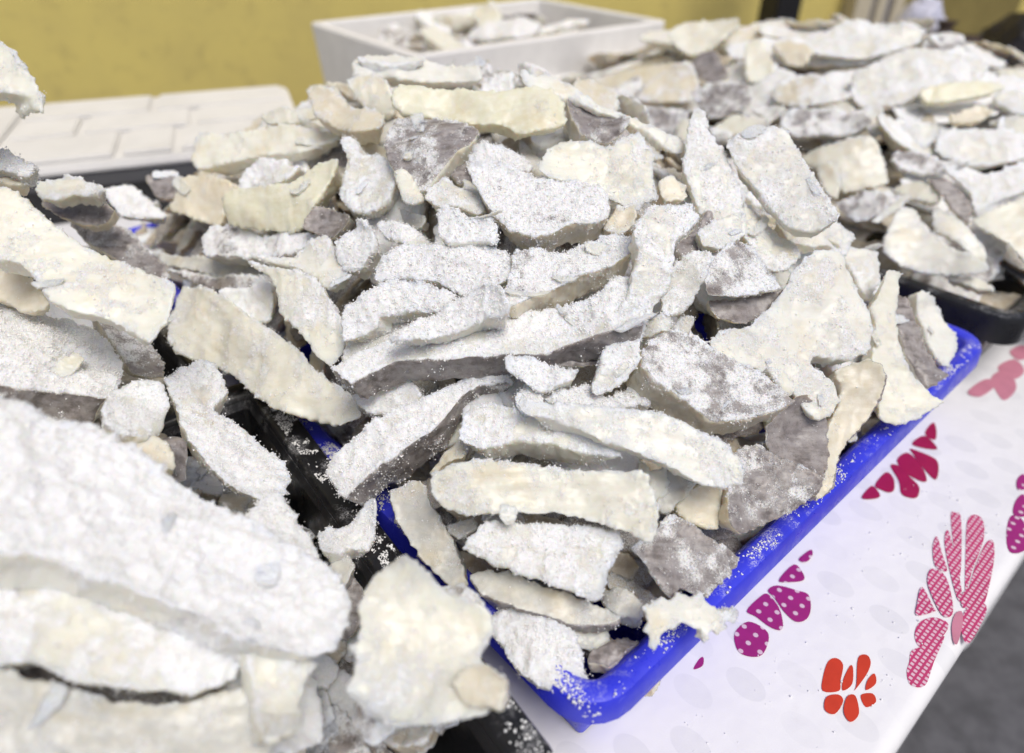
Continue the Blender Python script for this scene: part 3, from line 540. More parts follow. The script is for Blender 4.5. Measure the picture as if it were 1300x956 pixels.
dark piece on the tray floor in the blue corner|M|14|t|T|0.10|0.0631,0.2480,0.8464|-0.058,-0.177,0.982|0.998,-0.010,0.057|-162,-7 132,111 198,79 89,-3 1,-94 -158,-76
tan scrap shaded by the diagonal strip|M|18|t|-|0.35|-0.0445,0.3514,0.9146|-0.286,-0.459,0.841|0.958,-0.137,0.251|-161,-84 64,136 138,2 -16,-63 -112,-116
dark wet skin in the slot under the longest cream strip|M|14|t|T|0.20|0.0451,0.4028,0.9655|-0.019,-0.621,0.784|1.000,-0.012,0.015|-256,-8 26,96 195,113 196,1 132,-75 -90,-91 -217,-73
salt-caked bit beside the large speckled skin slab|M|14|w|-|0.90|0.0866,0.3800,0.9473|0.036,-0.393,0.919|0.999,0.014,-0.033|-93,55 47,65 99,-73 -74,-39
knobbly white crumbly clump caught on the blue rim beside the black crate|V|16|w|-|0.80|-0.1125,0.3202,0.8705|0.080,-0.215,0.973|0.997,0.017,-0.078|-202,-28 -131,84 -25,102 111,235 170,206 180,49 141,-103 -3,-103 -21,-156 -131,-218
grey chip under the crumbly clump|V|18|g|-|0.40|-0.1155,0.2943,0.8649|0.059,-0.199,0.978|0.998,0.012,-0.057|-137,14 32,129 107,22 68,-92 -10,-116
dark glassy flake in the gap between the two containers|V|14|g|T|0.20|-0.1059,0.2776,0.8492|0.106,-0.166,0.980|0.994,0.018,-0.104|-60,171 -8,209 105,49 71,-99 -37,-209 -84,-53
creamy flat flap at the front, with a curved crease and pointed tip|V|14|c|-|0.42|-0.0440,0.1921,0.9267|0.035,-0.214,0.976|0.999,0.007,-0.034|-277,360 -149,432 -54,407 90,314 215,273 351,212 349,135 292,13 402,-61 337,-245 113,-315 -179,-301 -353,-168 -311,-21 -372,51 -313,71 -330,244
small crumbly cream bit lying on the creamy flat flap's end|V|14|t|-|0.30|-0.0138,0.1742,0.9381|0.078,-0.139,0.987|0.997,0.011,-0.077|-136,20 -48,96 18,129 120,39 85,-103 -75,-91
long upper slab with tan spots and a square cut end|L|22|c|-|0.45|-0.2844,0.3982,1.0386|0.166,-0.475,0.864|0.986,0.080,-0.146|-757,583 -567,584 -429,517 -244,366 70,164 284,65 500,-45 666,-106 700,-180 694,-339 640,-485 604,-533 470,-445 269,-368 132,-365 -21,-295 -185,-109 -327,-6 -538,17
snowdrift-like slab with a grey lower side, below the tan-spotted slab|L|34|w|F|0.97|-0.3231,0.3890,0.9795|0.477,0.205,0.855|0.879,-0.111,-0.463|-705,348 -545,437 -399,473 -218,460 12,517 182,480 388,322 551,116 600,-199 402,-284 224,-404 94,-501 -55,-558
cream end piece jutting out from under the snowdrift-like slab|L|22|c|-|0.70|-0.2412,0.3397,0.9619|0.502,0.050,0.864|0.865,-0.029,-0.501|-197,29 -165,256 28,288 154,166 197,-30 152,-198 61,-279 -89,-229
huge snow-crusted slab across the near corner|L|34|w|-|0.97|-0.1853,0.2283,0.9793|0.475,-0.008,0.880|0.880,0.004,-0.475|-1063,443 -874,492 -629,455 -457,500 -234,450 -51,402 143,329 377,262 554,243 750,169 889,143 1041,64 1115,-35 1126,-196 1107,-342 1022,-409 831,-423 640,-414 509,-356 241,-317 -124,-274 -328,-264 -610,-323
thick cream slab under the huge snow-crusted slab|L|26|c|-|0.72|-0.2030,0.1919,0.9560|0.448,-0.066,0.891|0.894,0.033,-0.447|-652,248 -309,306 -35,255 196,233 407,176 545,135 709,86 767,-76 604,-174 375,-223 84,-243 -113,-230 -370,-261
shaded greyish slab under the thick cream one|L|20|g|-|0.30|-0.1853,0.1532,0.9291|0.439,-0.146,0.887|0.898,0.071,-0.433|-640,184 -270,185 200,184 612,286 757,17 481,-147 -425,-246
stubby cream bits at the cut end of the huge slab|L|20|c|-|0.60|-0.1124,0.1779,0.9249|0.394,-0.076,0.916|0.919,0.032,-0.393|-253,221 -58,213 156,175 121,33 151,-175 5,-298 -86,-35
greyish salted slab leaning on the black crate rim|L|16|w|-|0.75|-0.1985,0.3579,0.9251|0.507,0.055,0.860|0.862,-0.032,-0.506|-544,257 -439,554 -296,649 -139,467 -163,245 8,221 215,127 395,18 497,-150 528,-331 398,-440 233,-419 24,-349 -184,-153 -350,17
grey skin strip between the snowdrift-like slab and a black gap|L|14|g|T|0.55|-0.3038,0.4551,0.9351|0.515,0.102,0.851|0.857,-0.061,-0.511|-439,199 -231,266 33,191 246,24 338,-178 272,-251 142,-297 -28,-139 -224,4
brown speckled skin bit beside the cream end piece|L|14|g|T|0.30|-0.2200,0.3363,0.9397|0.523,0.026,0.852|0.852,-0.016,-0.523|-139,69 -125,223 39,78 175,-108 89,-173 -65,-68
shaded tan piece tucked below the cream end piece|L|14|t|-|0.20|-0.2215,0.3134,0.9488|0.463,0.047,0.885|0.886,-0.025,-0.462|-174,28 -27,130 156,-6 138,-90 -34,-95
rounded salted block at the black crate's rim behind the huge slab|L|22|w|-|0.80|-0.1379,0.2814,0.9220|0.481,0.074,0.874|0.877,-0.040,-0.479|-228,-19 -204,112 -166,228 -66,254 79,107 223,-31 284,-175 196,-191 -20,-143 -171,-89
shaded brown piece under the tan-spotted slab|L|16|t|-|0.15|-0.3474,0.4198,1.0120|0.182,-0.493,0.851|0.983,0.091,-0.157|-288,156 -24,182 175,31 324,-142 211,-203 -20,-104 -229,-46
bluish frosted piece above the tan-spotted slab|L|16|g|-|0.80|-0.3523,0.4711,1.0812|0.184,-0.523,0.832|0.983,0.098,-0.155|-248,156 -42,121 41,86 143,13 267,-49 261,-110 238,-180 142,-127 4,-61 -191,-57
thin tan-edged slice under the bluish frosted piece|L|14|t|-|0.35|-0.3605,0.4739,1.0679|0.184,-0.519,0.835|0.983,0.097,-0.156|-226,82 -28,91 203,-26 243,-108 147,-108 5,-41 -199,-16
pale piece curving over a brown skin patch near the lid|L|14|c|B|0.55|-0.3786,0.5717,1.0206|0.165,-0.524,0.836|0.986,0.088,-0.140|-309,50 -66,156 66,131 273,-9 417,-188 228,-96 31,-55 -163,-152
bare brown skin patch below the pale curving piece|L|14|t|T|0.15|-0.3852,0.5840,0.9974|0.162,-0.577,0.800|0.987,0.095,-0.132|-334,57 -86,148 117,112 316,-6 230,-120 0,-142 -193,-73
tan-grey piece in the valley behind the tan-spotted slab|L|18|t|T|0.40|-0.3651,0.5923,0.9583|0.150,-0.455,0.878|0.989,0.069,-0.133|-511,200 -107,259 101,152 252,-15 434,-177 459,-290 189,-256 -87,-108 -352,43
frosted piece between the lid and the smooth tan block|L|16|w|-|0.85|-0.3981,0.6876,0.9660|0.147,-0.469,0.871|0.989,0.070,-0.130|-371,147 -26,235 190,39 395,-154 111,-199 -87,-171 -246,16
cod tip with a ragged drip poking out above the lid|L|18|c|-|0.40|-0.3639,0.4506,1.1447|0.202,-0.588,0.783|0.979,0.121,-0.161|-529,59 -263,319 117,345 400,252 474,217 583,114 661,7 694,-77 731,-206 668,-175 636,-98 512,-95 226,-167 -99,-378 -413,-317
rounded cream hump next to the foam box|R|26|c|-|0.40|0.3389,1.3423,1.0163|-0.316,-0.458,0.831|0.949,-0.152,0.277|-592,175 -402,389 -226,462 214,321 623,150 632,-76 409,-265 125,-410 -253,-422 -489,-192
white piece with a tan lower rim between foam box and stick|R|22|t|-|0.70|0.2613,1.1908,0.9647|-0.365,-0.563,0.741|0.931,-0.221,0.290|-606,-128 -518,34 -267,289 68,452 341,333 458,-91 298,-408 -175,-316
cream block standing behind the grey-skinned slabs|R|22|c|-|0.30|0.3934,1.1812,1.0030|-0.317,-0.559,0.766|0.948,-0.187,0.256|-172,394 82,508 216,89 253,-307 43,-416 -221,-342 -229,63
tan crumpled piece just under the black post|R|20|t|-|0.30|0.4444,1.1832,1.0207|-0.288,-0.535,0.794|0.958,-0.161,0.239|-298,254 -78,386 177,95 300,-182 116,-350 -103,-256
pale peaked slab before the door frame posts|R|24|w|-|0.70|0.5535,1.1807,1.0365|-0.182,-0.505,0.843|0.983,-0.094,0.156|-890,148 -414,360 -65,459 428,296 930,83 805,-177 411,-344 -56,-415 -493,-293 -844,-153
wide white slab beneath the pale peaked slab|R|26|w|-|0.75|0.5883,1.0650,1.0125|-0.172,-0.550,0.817|0.985,-0.096,0.143|-921,-162 -818,204 -547,322 101,493 687,344 1047,90 768,-250 155,-321 -280,-465 -763,-446
yellowish folded slab below the wide white slab|R|22|y|-|0.30|0.6316,1.0160,0.9987|-0.146,-0.569,0.809|0.989,-0.084,0.120|-544,97 -95,162 485,140 629,12 276,-132 -163,-185 -502,-128
amber-tan edge under the yellowish folded slab|R|18|t|-|0.10|0.6299,0.9724,0.9789|-0.148,-0.602,0.785|0.989,-0.090,0.117|-268,20 118,168 309,18 76,-121 -282,-119
white strip with a toasted fold in the heap middle distance|R|20|t|-|0.75|0.4360,1.0671,0.9899|-0.323,-0.524,0.788|0.946,-0.179,0.269|-511,80 -281,400 119,348 331,-29 601,-299 281,-360 -354,-160
large grey frosted skin slab behind the rounded white slab|R|22|g|T|0.75|0.4396,0.9934,0.9631|-0.334,-0.496,0.802|0.943,-0.176,0.284|-586,134 -350,366 36,285 457,64 587,-255 310,-322 -46,-230 -399,-181
grey frosted piece behind the slender white slab|R|20|g|T|0.70|0.3269,1.1075,0.9651|-0.364,-0.534,0.763|0.931,-0.209,0.298|-464,277 -108,345 379,183 418,-186 117,-341 -252,-303
cream-grey wedge beyond the rounded white slab|R|18|c|-|0.50|0.3446,1.0476,0.9414|-0.365,-0.521,0.772|0.931,-0.204,0.303|-424,110 -120,266 425,-37 271,-231 -55,-176 -293,-76
small grey sliver between frosted pieces|R|14|g|-|0.60|0.3816,1.0578,0.9621|-0.360,-0.546,0.757|0.933,-0.210,0.292|-249,59 -50,143 231,1 48,-170
broad cream block with faint tan stains above the grey crumpled skin|R|22|c|-|0.45|0.4513,0.9042,0.9370|-0.336,-0.610,0.717|0.942,-0.218,0.256|-611,300 -307,379 281,333 414,-44 412,-373 112,-430 -148,-415 -234,-51 -495,60
narrow cream piece against the rounded white slab's edge|R|16|c|-|0.40|0.4232,0.8932,0.9137|-0.379,-0.614,0.692|0.925,-0.252,0.284|-165,210 24,262 159,-20 44,-338 -105,-92
grey crumpled skin beside a black hole|R|16|g|T|0.80|0.4544,0.8406,0.9020|-0.368,-0.532,0.763|0.930,-0.210,0.301|-347,107 18,196 425,47 77,-182 -109,-219 -289,-72
pale curved rib arching beside the black hole|R|8|w|-|0.30|0.4680,0.8086,0.9084|-0.403,-0.518,0.755|0.915,-0.228,0.332|-245,-104 4,81 215,160 207,60 -13,-74 -166,-158
big white flap pointing down along the black crate rim|R|14|w|-|0.50|0.4930,0.7524,0.8830|-0.352,-0.516,0.780|0.936,-0.195,0.294|-203,593 -8,625 51,397 260,-22 497,-303 539,-476 411,-492 -24,-355 -207,-234 -395,-110 -464,90 -327,383
slim white flap parallel to the big flap by the crate rim|R|14|w|-|0.45|0.5340,0.7638,0.8976|-0.266,-0.516,0.814|0.964,-0.142,0.225|-180,435 -87,429 128,50 243,-243 195,-491 -43,-162 -252,85
smooth cream slab at the frame edge over the black crate|R|14|c|-|0.30|0.6012,0.7525,0.9079|-0.208,-0.566,0.798|0.978,-0.121,0.170|-522,197 -328,323 64,433 408,418 182,-583 -80,-504 -236,-168 -403,-11
brown arched strip bending over beside the smooth cream slab|R|12|t|T|0.20|0.5448,0.8153,0.9209|-0.296,-0.594,0.748|0.955,-0.184,0.231|-299,333 -81,270 105,137 195,-96 121,-404 -43,-164 -140,49
cream piece capping the black hole|R|14|c|-|0.50|0.5133,0.8394,0.9197|-0.341,-0.546,0.765|0.940,-0.198,0.278|-310,145 -0,178 242,-40 177,-219 -91,-103
snowy mass behind the brown arched strip|R|20|w|-|0.85|0.6226,0.8438,0.9309|-0.184,-0.541,0.820|0.983,-0.102,0.154|-738,282 -359,277 -173,165 273,295 668,274 497,-234 132,-221 -286,-341 -457,-470 -452,-155 -555,49
frosted grey piece touching the snowy mass|R|16|g|T|0.75|0.5373,0.8885,0.9384|-0.280,-0.553,0.785|0.960,-0.161,0.229|-387,207 -55,224 278,-18 504,-148 179,-214 -324,-41
bluish white slab under the amber-tan edge|R|22|w|-|0.80|0.6242,0.9071,0.9572|-0.166,-0.551,0.818|0.986,-0.093,0.138|-476,376 -65,305 369,206 730,80 562,-233 -72,-336 -477,-198 -672,-22
cream-white chunk beside the bluish white slab|R|18|w|-|0.70|0.5523,0.9444,0.9610|-0.259,-0.543,0.799|0.966,-0.145,0.214|-315,90 -139,198 192,164 289,-26 26,-267 -191,-93
white knob at the end of the grey frosted skin slab|R|16|w|-|0.85|0.5011,0.9844,0.9690|-0.261,-0.557,0.789|0.965,-0.151,0.213|-239,193 119,209 223,-134 14,-261 -159,-92
cream lump by the frame edge below dark clutter|R|20|c|-|0.40|0.7071,0.9593,0.9670|-0.087,-0.543,0.835|0.996,-0.047,0.073|-369,301 -35,233 361,107 255,-285 -47,-289 -374,110
white lump by the frame edge next to the yellowish slab|R|20|w|-|0.70|0.7254,1.0112,0.9843|-0.057,-0.585,0.809|0.998,-0.034,0.046|-427,110 -210,264 124,165 404,-12 236,-271 -163,-159
cream tip on the skyline before the dark bags|R|20|c|-|0.40|0.7993,1.1342,0.9895|-0.183,-0.569,0.802|0.983,-0.106,0.149|-392,310 8,196 404,6 230,-280 -231,-145
frosted lump against the foam box front|R|18|w|T|0.80|0.1852,1.2548,0.9418|-0.375,-0.486,0.790|0.927,-0.196,0.319|-603,292 7,187 424,206 352,-229 73,-319 -225,-175
grey frosted skin piece below the tan-rimmed white piece|R|18|g|T|0.75|0.2430,1.1260,0.9275|-0.377,-0.557,0.740|0.926,-0.227,0.301|-574,288 -146,313 365,114 355,-337 121,-374 -235,-97
grey frosted chip beside the slender slab's top|R|14|g|-|0.75|0.3141,1.0478,0.9281|-0.395,-0.537,0.746|0.919,-0.231,0.320|-205,193 117,50 178,-138 -48,-125
bare dark skin under the rounded cream hump|R|18|t|T|0.15|0.3252,1.2103,0.9889|-0.311,-0.536,0.785|0.950,-0.176,0.257|-251,321 105,327 307,-259 -21,-341 -248,-79
pale underside piece just inside the crate rim|R|16|c|-|0.40|0.5343,0.7038,0.8600|-0.308,-0.383,0.871|0.951,-0.124,0.282|-276,155 59,73 178,-59 142,-174 -70,-33
"""
def outline(pts, rng, step=.005, jag=.0011):
    n = len(pts); out = []
    for i in range(n):
        p0, p1, p2, p3 = [np.array(pts[(i + k) % n]) for k in (-1, 0, 1, 2)]
        m = max(1, int(np.linalg.norm(p2 - p1) / step))
        for j in range(m):
            s = j / m
            cr = .5 * (2 * p1 + (p2 - p0) * s + (2 * p0 - 5 * p1 + 4 * p2 - p3) * s * s + (3 * p1 - 3 * p2 + p3 - p0) * s ** 3)
            out.append(cr * .55 + (p1 + (p2 - p1) * s) * .45)
    out = np.array(out)
    return out + rng.normal(size=out.shape) * jag
tmp = []
def raw_piece(pts, th, vox, rng, jag=.0003, side=False):
    o = outline(pts, rng, .004, jag)
    c = o.mean(0); k = rng.uniform(.86, .98) if side else rng.uniform(.68, .88); sh = rng.normal(size=2) * .002
    n = len(o); bm = bmesh.new()
    t_ = [bm.verts.new((x, y, 0)) for x, y in o]; b_ = [bm.verts.new((*(c + (np.array((x, y)) - c) * k + sh), -th)) for x, y in o]
    bm.faces.new(t_); bm.faces.new(b_[::-1])
    for i in range(n): bm.faces.new((t_[i], b_[i], b_[(i + 1) % n], t_[(i + 1) % n]))
    bmesh.ops.triangulate(bm, faces=[f for f in bm.faces if len(f.verts) > 4]); bmesh.ops.recalc_face_normals(bm, faces=bm.faces[:])
    me = bpy.data.meshes.new("cod_body"); bm.to_mesh(me); bm.free()
    ob = bpy.data.objects.new("tmp", me); COL.objects.link(ob)
    md = ob.modifiers.new("r", 'REMESH'); md.mode = 'VOXEL'; md.voxel_size = vox; md.use_smooth_shade = True
    tmp.append(ob); return ob
def edges_of(me):
    E = np.empty(len(me.edges) * 2, np.int32); me.edges.foreach_get('vertices', E); return E.reshape(-1, 2)
def smooth_v(V, E, it, lam=.5):
    n = len(V); deg = np.bincount(E.ravel(), minlength=n)[:, None].clip(1)
    for _ in range(it):
        A = np.zeros_like(V)
        for k in range(3):
            A[:, k] = np.bincount(E[:, 0], V[E[:, 1], k], n) + np.bincount(E[:, 1], V[E[:, 0], k], n)
        V = V + (A / deg - V) * lam
    return V
def finish(me, th, sk, sa, Rw, seed, rng, gr=0):
    """shape the remeshed slab: soften, bend, roughen; write the salt and skin attributes; return the crust grains"""
    nv = len(me.vertices); V = np.empty(nv * 3, np.float32); me.vertices.foreach_get('co', V); V = V.reshape(-1, 3).astype(float); E = edges_of(me)
    V = smooth_v(V, E, 6)
    def normals(V):
        me.vertices.foreach_set('co', V.astype(np.float32).ravel()); me.update()
        Nn = np.empty(nv * 3, np.float32); me.vertex_normals.foreach_get('vector', Nn); return Nn.reshape(-1, 3).astype(float)
    Nl = normals(V)
    Vs = smooth_v(V, E, 6); conv = np.einsum('ij,ij->i', V - Vs, Nl); conv = np.clip(conv / .0007, -1, 1)
    big = min(1.0, th / .014)
    L = max(np.ptp(V[:, 0]), np.ptp(V[:, 1]), .03)
    S = V * [1, 1, .6] + seed * .37
    # bend and ripple
    a = rng.uniform(0, math.pi); u = V[:, 0] * math.cos(a) + V[:, 1] * math.sin(a)
    dz = np.clip(rng.normal() * .0075, -.013, .013) * (u / (L * .5)) ** 2 + rng.normal() * .0035 * (u / (L * .5)) ** 3 + .0058 * noise(S * [1, 1, 0], 24, seed) + .0020 * noise(S * [1, 1, 0], 60, seed + 1)
    D = V.copy(); a2 = rng.uniform(0, 6.28); u2 = (V[:, 0] * math.cos(a2) + V[:, 1] * math.sin(a2)) / L
    D[:, 2] *= np.clip(1 + .45 * u2 + .25 * noise(S * [1, 1, 0], 30, seed + 9), .45, 1.5)
    D[:, 2] += dz * (.4 + .6 * big)
    skin = np.zeros(nv)
    if sk == 'T': skin = sstep(.35, .7, Nl[:, 2])
    elif sk == 'B': skin = sstep(.25, .7, -Nl[:, 2])
    elif sk == 'F': skin = sstep(.08, .5, -Nl[:, 1])
    elif sk == 'L': skin = sstep(.08, .5, -Nl[:, 0])
    elif sk == 'R': skin = sstep(.08, .5, Nl[:, 0])
    nz = np.clip((Nl @ Rw.T)[:, 2], 0, 1)
    n1 = noise(S, 38, seed + 2); n2 = noise(S, 110, seed + 3); n3 = noise(S, 230, seed + 4); n4 = noise(S, 430, seed + 5)
    salt = sstep(-.05, .60, sa * (.30 + .70 * nz) - (.21 if sk == 'T' else .18) + .22 * n1 + .20 * n2 + .16 * n3 + .28 * conv) * (.3 + .7 * sa)
    salt = np.clip(salt, 0, 1)
    side = 1 - np.abs(Nl[:, 2])
    fa = a + .5; FU = np.stack([(S[:, 0] * math.cos(fa) + S[:, 1] * math.sin(fa)) * 30, (-S[:, 0] * math.sin(fa) + S[:, 1] * math.cos(fa)) * 210, S[:, 2] * 90], 1)
    d = (.0012 * noise(S, 42, seed + 6) + .0004 * n2) * (.35 + .65 * big) + side * (.0008 * noise(S, 150, seed + 7) + .0005 * n3) * (.4 + .6 * big) + .0006 * noise(FU, 1.0, seed + 11) + .00025 * n4
    n5 = noise(S, 700, seed + 8)
    d = d + salt * (.0022 * (1 - np.abs(n2)) ** 2 + .0018 * (1 - np.abs(n3)) ** 2 + .0012 * (1 - np.abs(n4)) + .0006 * n5 - .0026)
    ed = np.clip(conv, 0, 1); d = d + ed * (.0026 * np.clip(n3, 0, 1) + .0026 * np.clip(n4 + .1, 0, 1) - .0006)      # torn, crumbly edges
    d = d + (max(0, sa - .8) * 5) * salt * .0022 * noise(S, 70, seed + 12)
    D = D + normals(D) * d[:, None]
    Nf = normals(D)
    for nm, arr in (('salt', salt), ('skin', skin)):
        at = me.attributes.new(nm, 'FLOAT', 'POINT'); at.data.foreach_set('value', arr.astype(np.float32))
    if not gr: return None
    nf = len(me.polygons); loops = np.empty(len(me.loops), np.int32); me.loops.foreach_get('vertex_index', loops)
    tot = np.empty(nf, np.int32); me.polygons.foreach_get('loop_total', tot); st = np.empty(nf, np.int32); me.polygons.foreach_get('loop_start', st)
    q = tot == 4; F = loops[st[q][:, None] + np.arange(4)]
    a_, b_, c_, d_ = (D[F[:, i]] for i in range(4))
    area = .5 * np.linalg.norm(np.cross(c_ - a_, d_ - b_), axis=1)
    sf = salt[F].mean(1); nzf = np.clip((Nf[F].mean(1) @ Rw.T)[:, 2], 0, 1); sd_ = 1 - np.abs(Nl[F][:, :, 2]).mean(1)
    w = area * (sf ** 2 * (.3 + .7 * nzf) + .7 * sf ** 1.3 * sd_ + .012)
    n = int(min(6500, gr * w.sum()))
    if n < 8: return None
    idx = rng.choice(len(F), n, p=w / w.sum()); s, r_ = rng.uniform(0, 1, (2, n, 1))
    P = (a_[idx] * (1 - s) + b_[idx] * s) * (1 - r_) + (d_[idx] * (1 - s) + c_[idx] * s) * r_
    rad = .00028 + .0007 * rng.uniform(0, 1, n) ** 3.5
    P = P + Nf[F[idx, 0]] * (rad[:, None] * rng.uniform(.1, .9, (n, 1)))
    m_ = n // 2; j = rng.integers(0, n, m_)          # grains sticking to other grains: small fluffy clusters
    P2 = P[j] + rng.normal(size=(m_, 3)) * .0008 + Nf[F[idx[j], 0]] * rng.uniform(.0002, .0016, (m_, 1))
    P = np.concatenate([P, P2]); rad = np.concatenate([rad, .00028 + .0004 * rng.uniform(0, 1, m_) ** 2])
    return grains_mesh("salt_crust", P, rad, rng)

GROUPS = {'M': "salted cod pieces in the middle heap", 'L': "salted cod pieces in the near heap", 'R': "salted cod pieces in the far heap", 'V': "salted cod pieces caught between the containers"}
jobs = []
for i, line in enumerate(PIECES.strip().splitlines()):
    lab, hp, th, ti, sk, sa, C, n, xa, pts = line.split('|')
    C, n, xa = (np.array([float(k) for k in s.split(',')]) for s in (C, n, xa))
    pts = [tuple(float(k) / 1e4 for k in a.split(',')) for a in pts.split()]
    rng = np.random.default_rng(1000 + i); th = float(th) / 1000 * (.7 if hp == 'R' else 1); sa = float(sa) * (.8 if hp == 'R' else 1)
    dist = np.linalg.norm(C - np.array([0, 0, 1.237]))
    vox = max(.0012, min(.0034, dist * .0026)); vox = min(vox, th / 2.9)
    ya = np.cross(n, xa); ya /= np.linalg.norm(ya); xa = np.cross(ya, n)
    ob = raw_piece(pts, th, vox, rng, .0003, sk in 'FLR' or 'cut side' in lab or 'tan corner' in lab)
    jobs.append((ob, lab, hp, th, ti, sk, sa, C, np.stack([xa, ya, n], 1), dist, i, rng))
# filler pieces: a few shapes, reused through the heaps
protos = []
for k in range(14):
    rng = np.random.default_rng(50 + k); L = rng.uniform(.055, .085); w = rng.uniform(.02, .03)
    pts = [(-L, -w * rng.uniform(.7, 1)), (-L * .3, -w), (L * .4, -w * rng.uniform(.8, 1.2)), (L, -w * rng.uniform(.4, 1)), (L * rng.uniform(.85, 1.1), w * .6), (L * .3, w), (-L * .5, w * rng.uniform(.8, 1.1)), (-L * 1.03, w * .5)]
    protos.append((raw_piece(pts, rng.uniform(.014, .024), .003, rng), "T-BF-T--"[k % 8], rng.choice([.35, .6, .85]), k, rng))
dg = bpy.context.evaluated_depsgraph_get(); dg.update()
def baked(ob):
    me = bpy.data.meshes.new_from_object(ob.evaluated_get(dg)); me.name = "cod_body"; me.materials.clear(); me.materials.append(COD); return me
def place(me, loc, rot, tint, lab, group, crust=None, rng=None):
    o = bpy.data.objects.new("salt_cod_piece", me); COL.objects.link(o)
    M = Matrix([list(rot[0]) + [loc[0]], list(rot[1]) + [loc[1]], list(rot[2]) + [loc[2]], [0, 0, 0, 1]])
    o.matrix_world = M; v = rng.uniform(.92, 1.04)
    o.color = (*[min(.9, c * v) for c in tint], 1)
    tag(o, lab, "salt cod", group)
    if crust is not None:
        c = bpy.data.objects.new("salt_crust", crust); COL.objects.link(c); c.parent = o; c['kind'] = 'stuff'
        if not crust.materials: crust.materials.append(SALT)
    return o
meshes = [baked(j[0]) for j in jobs]; pm = [baked(p[0]) for p in protos]
for ob in tmp:
    d = ob.data; bpy.data.objects.remove(ob); bpy.data.meshes.remove(d)
for me, (ob, lab, hp, th, ti, sk, sa, C, rot, dist, i, rng) in zip(meshes, jobs):
    crust = finish(me, th, sk, sa, rot, i + 3, rng, 600000 if dist < .64 else (200000 if dist < .9 else 0))
    place(me, C, rot, TINT[ti], lab, GROUPS[hp], crust, rng)
pcr = []
for me, (ob, sk, sa, k, rng) in zip(pm, protos):
    pcr.append(finish(me, .018, sk, float(sa), np.eye(3), 300 + k, rng, 60000))
def g1(v, c, h, n=2.2): return max(0, 1 - abs((v - c) / h) ** n)
def mM(p, q): return .25 * g1(p, .32, .37) * g1(q, .49, .53) - .02
def mL(p, q): return .195 * g1(p, -.38, .40) * g1(q, .40, .52) - .02
def mR(p, q): return .215 * g1(p, 1.17, .52) * g1(q, .50, .62) - .02
CENTRES = [(j[7], j[1], j[2]) for j in jobs]
STOP = {'with', 'under', 'tucked', 'beneath', 'in', 'lying', 'standing', 'squeezed', 'flaring', 'resting', 'of', 'spread', 'bending', 'hanging', 'curving', 'against', 'arching', 'dropping', 'along', 'facing', 'below', 'near', 'at', 'beside', 'slanting', 'peeking', 'half', 'sloping', 'behind', 'perched', 'next', 'crusted', 'deep', 'between', 'partly', 'bridging', 'above', 'on', 'hooked', 'rising', 'showing', 'shaded', 'glimpsed', 'poking', 'caught', 'across', 'leaning', 'jutting', 'beyond', 'around', 'over', 'inside', 'by', 'from', 'touching', 'capping', 'pointing', 'parallel', 'out', 'draped', 'and'}
USED = set()
def short(l):
    ws = l.replace(',', '').split(); k = 1
    while k < min(len(ws), 7) and (ws[k] not in STOP): k += 1
    return ' '.join(ws[:k])
TW = {'w': 'whitish', 'c': 'cream', 't': 'tan', 'g': 'greyish'}
SKW = {'T': 'skin-topped', '-': 'plain', 'F': 'dark-edged', 'B': 'plain'}
